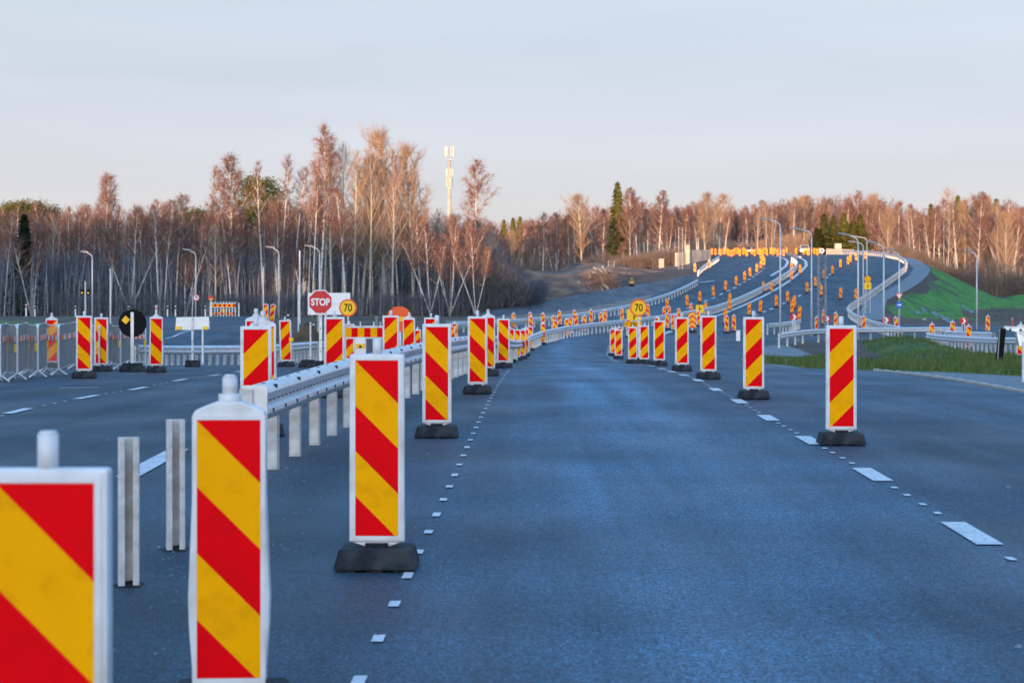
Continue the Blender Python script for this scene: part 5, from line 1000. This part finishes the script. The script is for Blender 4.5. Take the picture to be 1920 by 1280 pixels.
# the other trees of the forest edges, one by one
def yt_left(px): return float(np.interp(px, [-60, 0, 60, 120, 180, 250, 300, 400, 480, 560, 620, 700, 780, 850, 905, 940, 965], [372, 384, 388, 388, 380, 388, 378, 385, 378, 372, 378, 372, 385, 400, 405, 440, 500]))
def yt_right(px): return float(np.interp(px, [930, 980, 1030, 1090, 1150, 1200, 1260, 1320, 1400, 1450, 1500, 1570, 1640, 1700, 1760, 1850, 1960], [412, 408, 402, 382, 385, 368, 385, 375, 388, 372, 366, 360, 362, 385, 380, 372, 378]))
KN = {'birch': 'bare white stemmed birch', 'slim': 'slim bare birch with a sparse top', 'aspen': 'pale stemmed bare tree with upright limbs', 'multi': 'forked bare birch with several stems', 'birchfull': 'bare birch with a dense reddish crown', 'oak': 'broad bare tree with many fine limbs'}
SEG_L = [(60, 'at the far left by the dark spruce'), (150, 'left of the leftmost street lamp'), (250, 'behind the leftmost street lamp'), (350, 'behind the ramp crest'), (470, 'behind the white crest barrier'), (570, 'left of the STOP sign'), (690, 'behind the STOP and 70 signs'), (800, 'behind the orange disc'), (880, 'below the telecom mast'), (2000, 'at the right end of the shaded forest')]
SEG_R = [(1060, 'above the earth mound'), (1140, 'behind the log pile'), (1230, 'right of the tall dark spruce'), (1330, 'behind the concrete wall'), (1420, 'behind the first car on the crest'), (1520, 'behind the second car on the crest'), (1640, 'behind the olive spruces'), (1720, 'above the far bend of the guardrail'), (1830, 'above the green slope'), (3000, 'right of the lone right lamp')]
def seg(px, S): return next(t for lim, t in S if px < lim)
keysL = ['birch', 'slim', 'slim', 'aspen', 'slim', 'multi', 'slim', 'birch']
for i in range(118):
    px = -60+1010*(i+random.uniform(0, 1))/118; Y = random.uniform(208, 250); k = random.choice(keysL)
    if px > 930: Y = random.uniform(205, 215)
    place_tree(k, px, Y, yt_left(px)+random.uniform(-6, 55), KN[k]+' '+seg(px, SEG_L), KN[k]+' trees '+seg(px, SEG_L))
keysR = ['birch', 'birchfull', 'birch', 'oak', 'aspen', 'birchfull', 'birch', 'multi']
for i in range(126):
    px = 955+1010*(i+random.uniform(0, 1))/126; Y = random.uniform(330, 400) if px < 1330 or px > 1700 else random.uniform(395, 440); k = random.choice(keysR)
    if 1500 < px < 1640: Y = random.uniform(418, 440)
    place_tree(k, px, Y, yt_right(px)+random.uniform(-4, 38), 'sunlit '+KN[k]+' '+seg(px, SEG_R), KN[k]+' sunlit trees '+seg(px, SEG_R))
# pines and a few conifers behind
for i, (px, Y, yt) in enumerate([(15, 262, 385), (34, 258, 378), (58, 262, 380), (82, 266, 386), (272, 262, 405), (365, 268, 392), (1075, 380, 408)]): place_tree('pine', px, Y, yt, 'green pine crown behind the bare trees '+seg(px, SEG_L if px < 930 else SEG_R), 'pines '+seg(px, SEG_L if px < 930 else SEG_R), i)
for i, (px, Y, yt) in enumerate([(945, 400, 408), (962, 405, 405), (975, 398, 402), (1745, 420, 378), (1796, 415, 362), (1868, 420, 368), (1812, 425, 380)]): place_tree('spruce', px, Y, yt, 'small distant spruce tip at the skyline '+seg(px, SEG_R), 'skyline spruces '+seg(px, SEG_R), i)

def forest_mass(name, label, N, pxr, Yr, ytf, hjit, stems_per, tw, twr, mats_, trunk_r=.06, low=0.0, seed=1):
    """undergrowth and inner stems that read as one mass: thin stems with twigs"""
    rs = np.random.default_rng(seed); px = rs.uniform(*pxr, N); Y = rs.uniform(*Yr, N); X = (px-HX)*Y/FPX; Z0 = H(X, Y); hh = np.array([zz(ytf(p), y) for p, y in zip(px, Y)])-Z0; hh = np.maximum(hh*rs.uniform(1-hjit, 1.0, N), 2.0)
    base = np.column_stack([X, Y, Z0-.1]); d = np.column_stack([rs.normal(0, .06, N), rs.normal(0, .06, N), np.ones(N)]); V1, F1 = twigs_mesh(N, base, d, hh, rs.uniform(.5, 1.3, N)*trunk_r, jitter=.05)
    n = N*tw; idx = rs.integers(0, N, n); u = low+(1-low)*rs.uniform(0, 1, n)**.8; dn = d/np.linalg.norm(d, axis=1)[:, None]; b = base[idx]+dn[idx]*(hh[idx]*u)[:, None]; a = rs.uniform(0, 6.283, n); sp = (.2+1.0*np.sin(np.pi*np.clip(u*.9+.1, 0, 1)))*rs.uniform(0, 1, n)
    b[:, 0] += np.cos(a)*sp; b[:, 1] += np.sin(a)*sp; b[:, 2] += sp*.5; dd = np.column_stack([np.cos(a)*.6, np.sin(a)*.6, rs.uniform(.2, 1.3, n)])+rs.normal(0, .3, (n, 3))
    V2, F2 = twigs_mesh(n, b, dd, rs.uniform(.5, 1.5, n), twr, jitter=.3)
    tag(npmesh(name, np.vstack([V1, V2]), np.vstack([F1, F2+len(V1)]), mats_), label, name.replace('_', ' '), kind='stuff')
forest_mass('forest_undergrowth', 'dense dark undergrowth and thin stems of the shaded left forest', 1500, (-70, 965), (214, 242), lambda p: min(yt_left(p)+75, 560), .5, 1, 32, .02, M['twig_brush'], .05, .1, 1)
forest_mass('forest_interior', 'mass of bare tree tops deep in the left forest', 1100, (-70, 955), (240, 290), lambda p: yt_left(p)+4, .25, 1, 42, .026, M['twig_birch'], .10, .35, 2)
forest_mass('forest_undergrowth', 'sunlit undergrowth and thin stems of the right forest', 1300, (925, 1970), (392, 430), lambda p: yt_right(p)+70, .5, 1, 26, .036, M['twig_aspen'], .08, .1, 3)
forest_mass('forest_interior', 'mass of bare tree tops deep in the right forest', 1200, (905, 1980), (425, 520), lambda p: yt_right(p)+3, .22, 1, 46, .055, M['twig_birch'], .15, .3, 4)
forest_mass('forest_undergrowth', 'fine sunlit brush standing before the trunks right of the far bend', 420, (1680, 1975), (326, 342), lambda p: 488+14*math.sin(p*.05), .65, 1, 34, .020, M['twig_dusk'], .05, .0, 8)
forest_mass('forest_undergrowth', 'fine sunlit brush standing before the trunks behind the earth mound', 420, (935, 1275), (300, 318), lambda p: 484+14*math.sin(p*.06), .65, 1, 36, .019, M['twig_dusk'], .05, .0, 9)
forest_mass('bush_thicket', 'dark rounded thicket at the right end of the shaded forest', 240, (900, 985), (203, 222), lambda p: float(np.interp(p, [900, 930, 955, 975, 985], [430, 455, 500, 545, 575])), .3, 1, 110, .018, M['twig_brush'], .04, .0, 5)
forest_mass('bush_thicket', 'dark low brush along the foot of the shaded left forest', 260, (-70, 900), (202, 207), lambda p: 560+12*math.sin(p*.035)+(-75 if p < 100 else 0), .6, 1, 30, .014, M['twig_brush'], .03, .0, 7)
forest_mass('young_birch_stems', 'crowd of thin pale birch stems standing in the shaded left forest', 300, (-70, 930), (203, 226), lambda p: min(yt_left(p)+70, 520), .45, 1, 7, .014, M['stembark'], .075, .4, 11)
forest_mass('bush_thicket', 'low brown bushes beside the earth mound', 90, (965, 1010), (205, 222), lambda p: 540, .4, 1, 60, .018, M['twig_brush'], .03, .0, 6)
# grass tufts on the near bank
def tufts(name, label, poly, n, h0, h1, m_, seed, w_=.018):
    rs = np.random.default_rng(seed); P = np.array(poly); lo, hi = P.min(0), P.max(0); q = np.column_stack([rs.uniform(lo[0], hi[0], n*3), rs.uniform(lo[1], hi[1], n*3)]); q = q[inpoly(q, poly) & ~inpoly(q, island)][:n]; n = len(q)
    cl = (np.sin(q[:, 0]*1.7+q[:, 1]*.8)+np.sin(q[:, 0]*.6-q[:, 1]*1.1+2)+2.2)/4.2; hh = rs.uniform(h0, h1, n)*np.clip(cl, .25, 1); a = rs.uniform(0, 6.283, n); ww = w_*rs.uniform(.6, 1.5, n); b = np.column_stack([q, H(q[:, 0], q[:, 1])-.01]); s = np.column_stack([np.cos(a)*ww, np.sin(a)*ww, np.zeros(n)]); t = b+np.column_stack([rs.normal(0, .3, n)*hh, rs.normal(0, .3, n)*hh, hh])
    V = np.stack([b-s, b+s, t], 1).reshape(-1, 3); o = np.arange(n)*3; tag(npmesh(name, V, np.column_stack([o, o+1, o+2]), m_), label, 'grass', kind='stuff')
tufts('grass_tufts', 'rough green grass on the near bank at the right', grass_n, 60000, .10, .34, M['blade'], 3)
tufts('grass_tufts', 'grass tufts on the green embankment slope', grass_r, 60000, .12, .3, M['blade'], 4, .04)
# unseen wood added on the rise behind the camera to shade the road
nS = 900; rs = np.random.default_rng(9); V = []; F = []; off = 0
for i in range(nS):
    x = rs.uniform(-420, 260); y = rs.uniform(-300, -180); z = float(H(x, y)); hh_ = rs.uniform(3.2, 6.2); r = rs.uniform(3.5, 6); k = 7
    for lv in range(3):
        z0 = z+hh_*(.02+.28*lv); z1 = z+hh_*(.5+.26*lv); rr = r*(1-.25*lv); ring = [(x+rr*math.cos(2*math.pi*j/k+lv)*rs.uniform(.8, 1.1), y+rr*math.sin(2*math.pi*j/k+lv)*rs.uniform(.8, 1.1), z0) for j in range(k)]; V += ring+[(x, y, z1)]; F += [(off+j, off+(j+1) % k, off+k) for j in range(k)]; off += k+1
tag(npmesh('shade_casting_wood', V, F, M['needle_dark']), 'unseen evergreen wood added on the rise behind the viewer to cast shade', 'wood', kind='stuff')
print('objects', len(bpy.data.objects), 'tris', sum(len(m.loops)-2*len(m.polygons) for m in bpy.data.meshes))

# the two nearest panels sit deeper in their feet
for t, dz in zip(nearest, (-.075, -.10)):
    for ch in t.children:
        if ch.name.startswith('rubber_base'): ch.scale.z = .35
        else: ch.location.z += dz

# grit on the asphalt, thicker along the verges and round the feet of the posts
rs = np.random.default_rng(21); n = 5200
gx = np.concatenate([rs.uniform(-11, 8.2, 2600), 8.2-np.abs(rs.normal(0, .5, 1300)), -2.0+rs.normal(0, .35, 1300)]); gy = np.concatenate([rs.uniform(5, 60, 2600), rs.uniform(18, 44, 1300), rs.uniform(6, 40, 1300)])
sz = rs.uniform(.003, .009, n)*np.where(rs.uniform(0, 1, n) > .97, 2.2, 1); B = np.column_stack([gx, gy, H(gx, gy)]); V = []; a0 = rs.uniform(0, 6.28, n)
for j in range(4): V.append(B+np.column_stack([np.cos(a0+j*1.57)*sz*1.3, np.sin(a0+j*1.57)*sz, np.zeros(n)]))
V.append(B+np.column_stack([np.zeros(n), np.zeros(n), sz*1.0])); V = np.stack(V, 1).reshape(-1, 3); o = np.arange(n)*5
tag(npmesh('grit', V, np.vstack([np.column_stack([o+j, o+(j+1) % 4, o+4]) for j in range(4)]), M['gritstone']), 'loose grit scattered over the asphalt', 'grit', kind='stuff')

for o_ in bpy.data.objects:
    if len(str(o_.get('label', '')).split()) > 16: print('LONG', o_['label'])
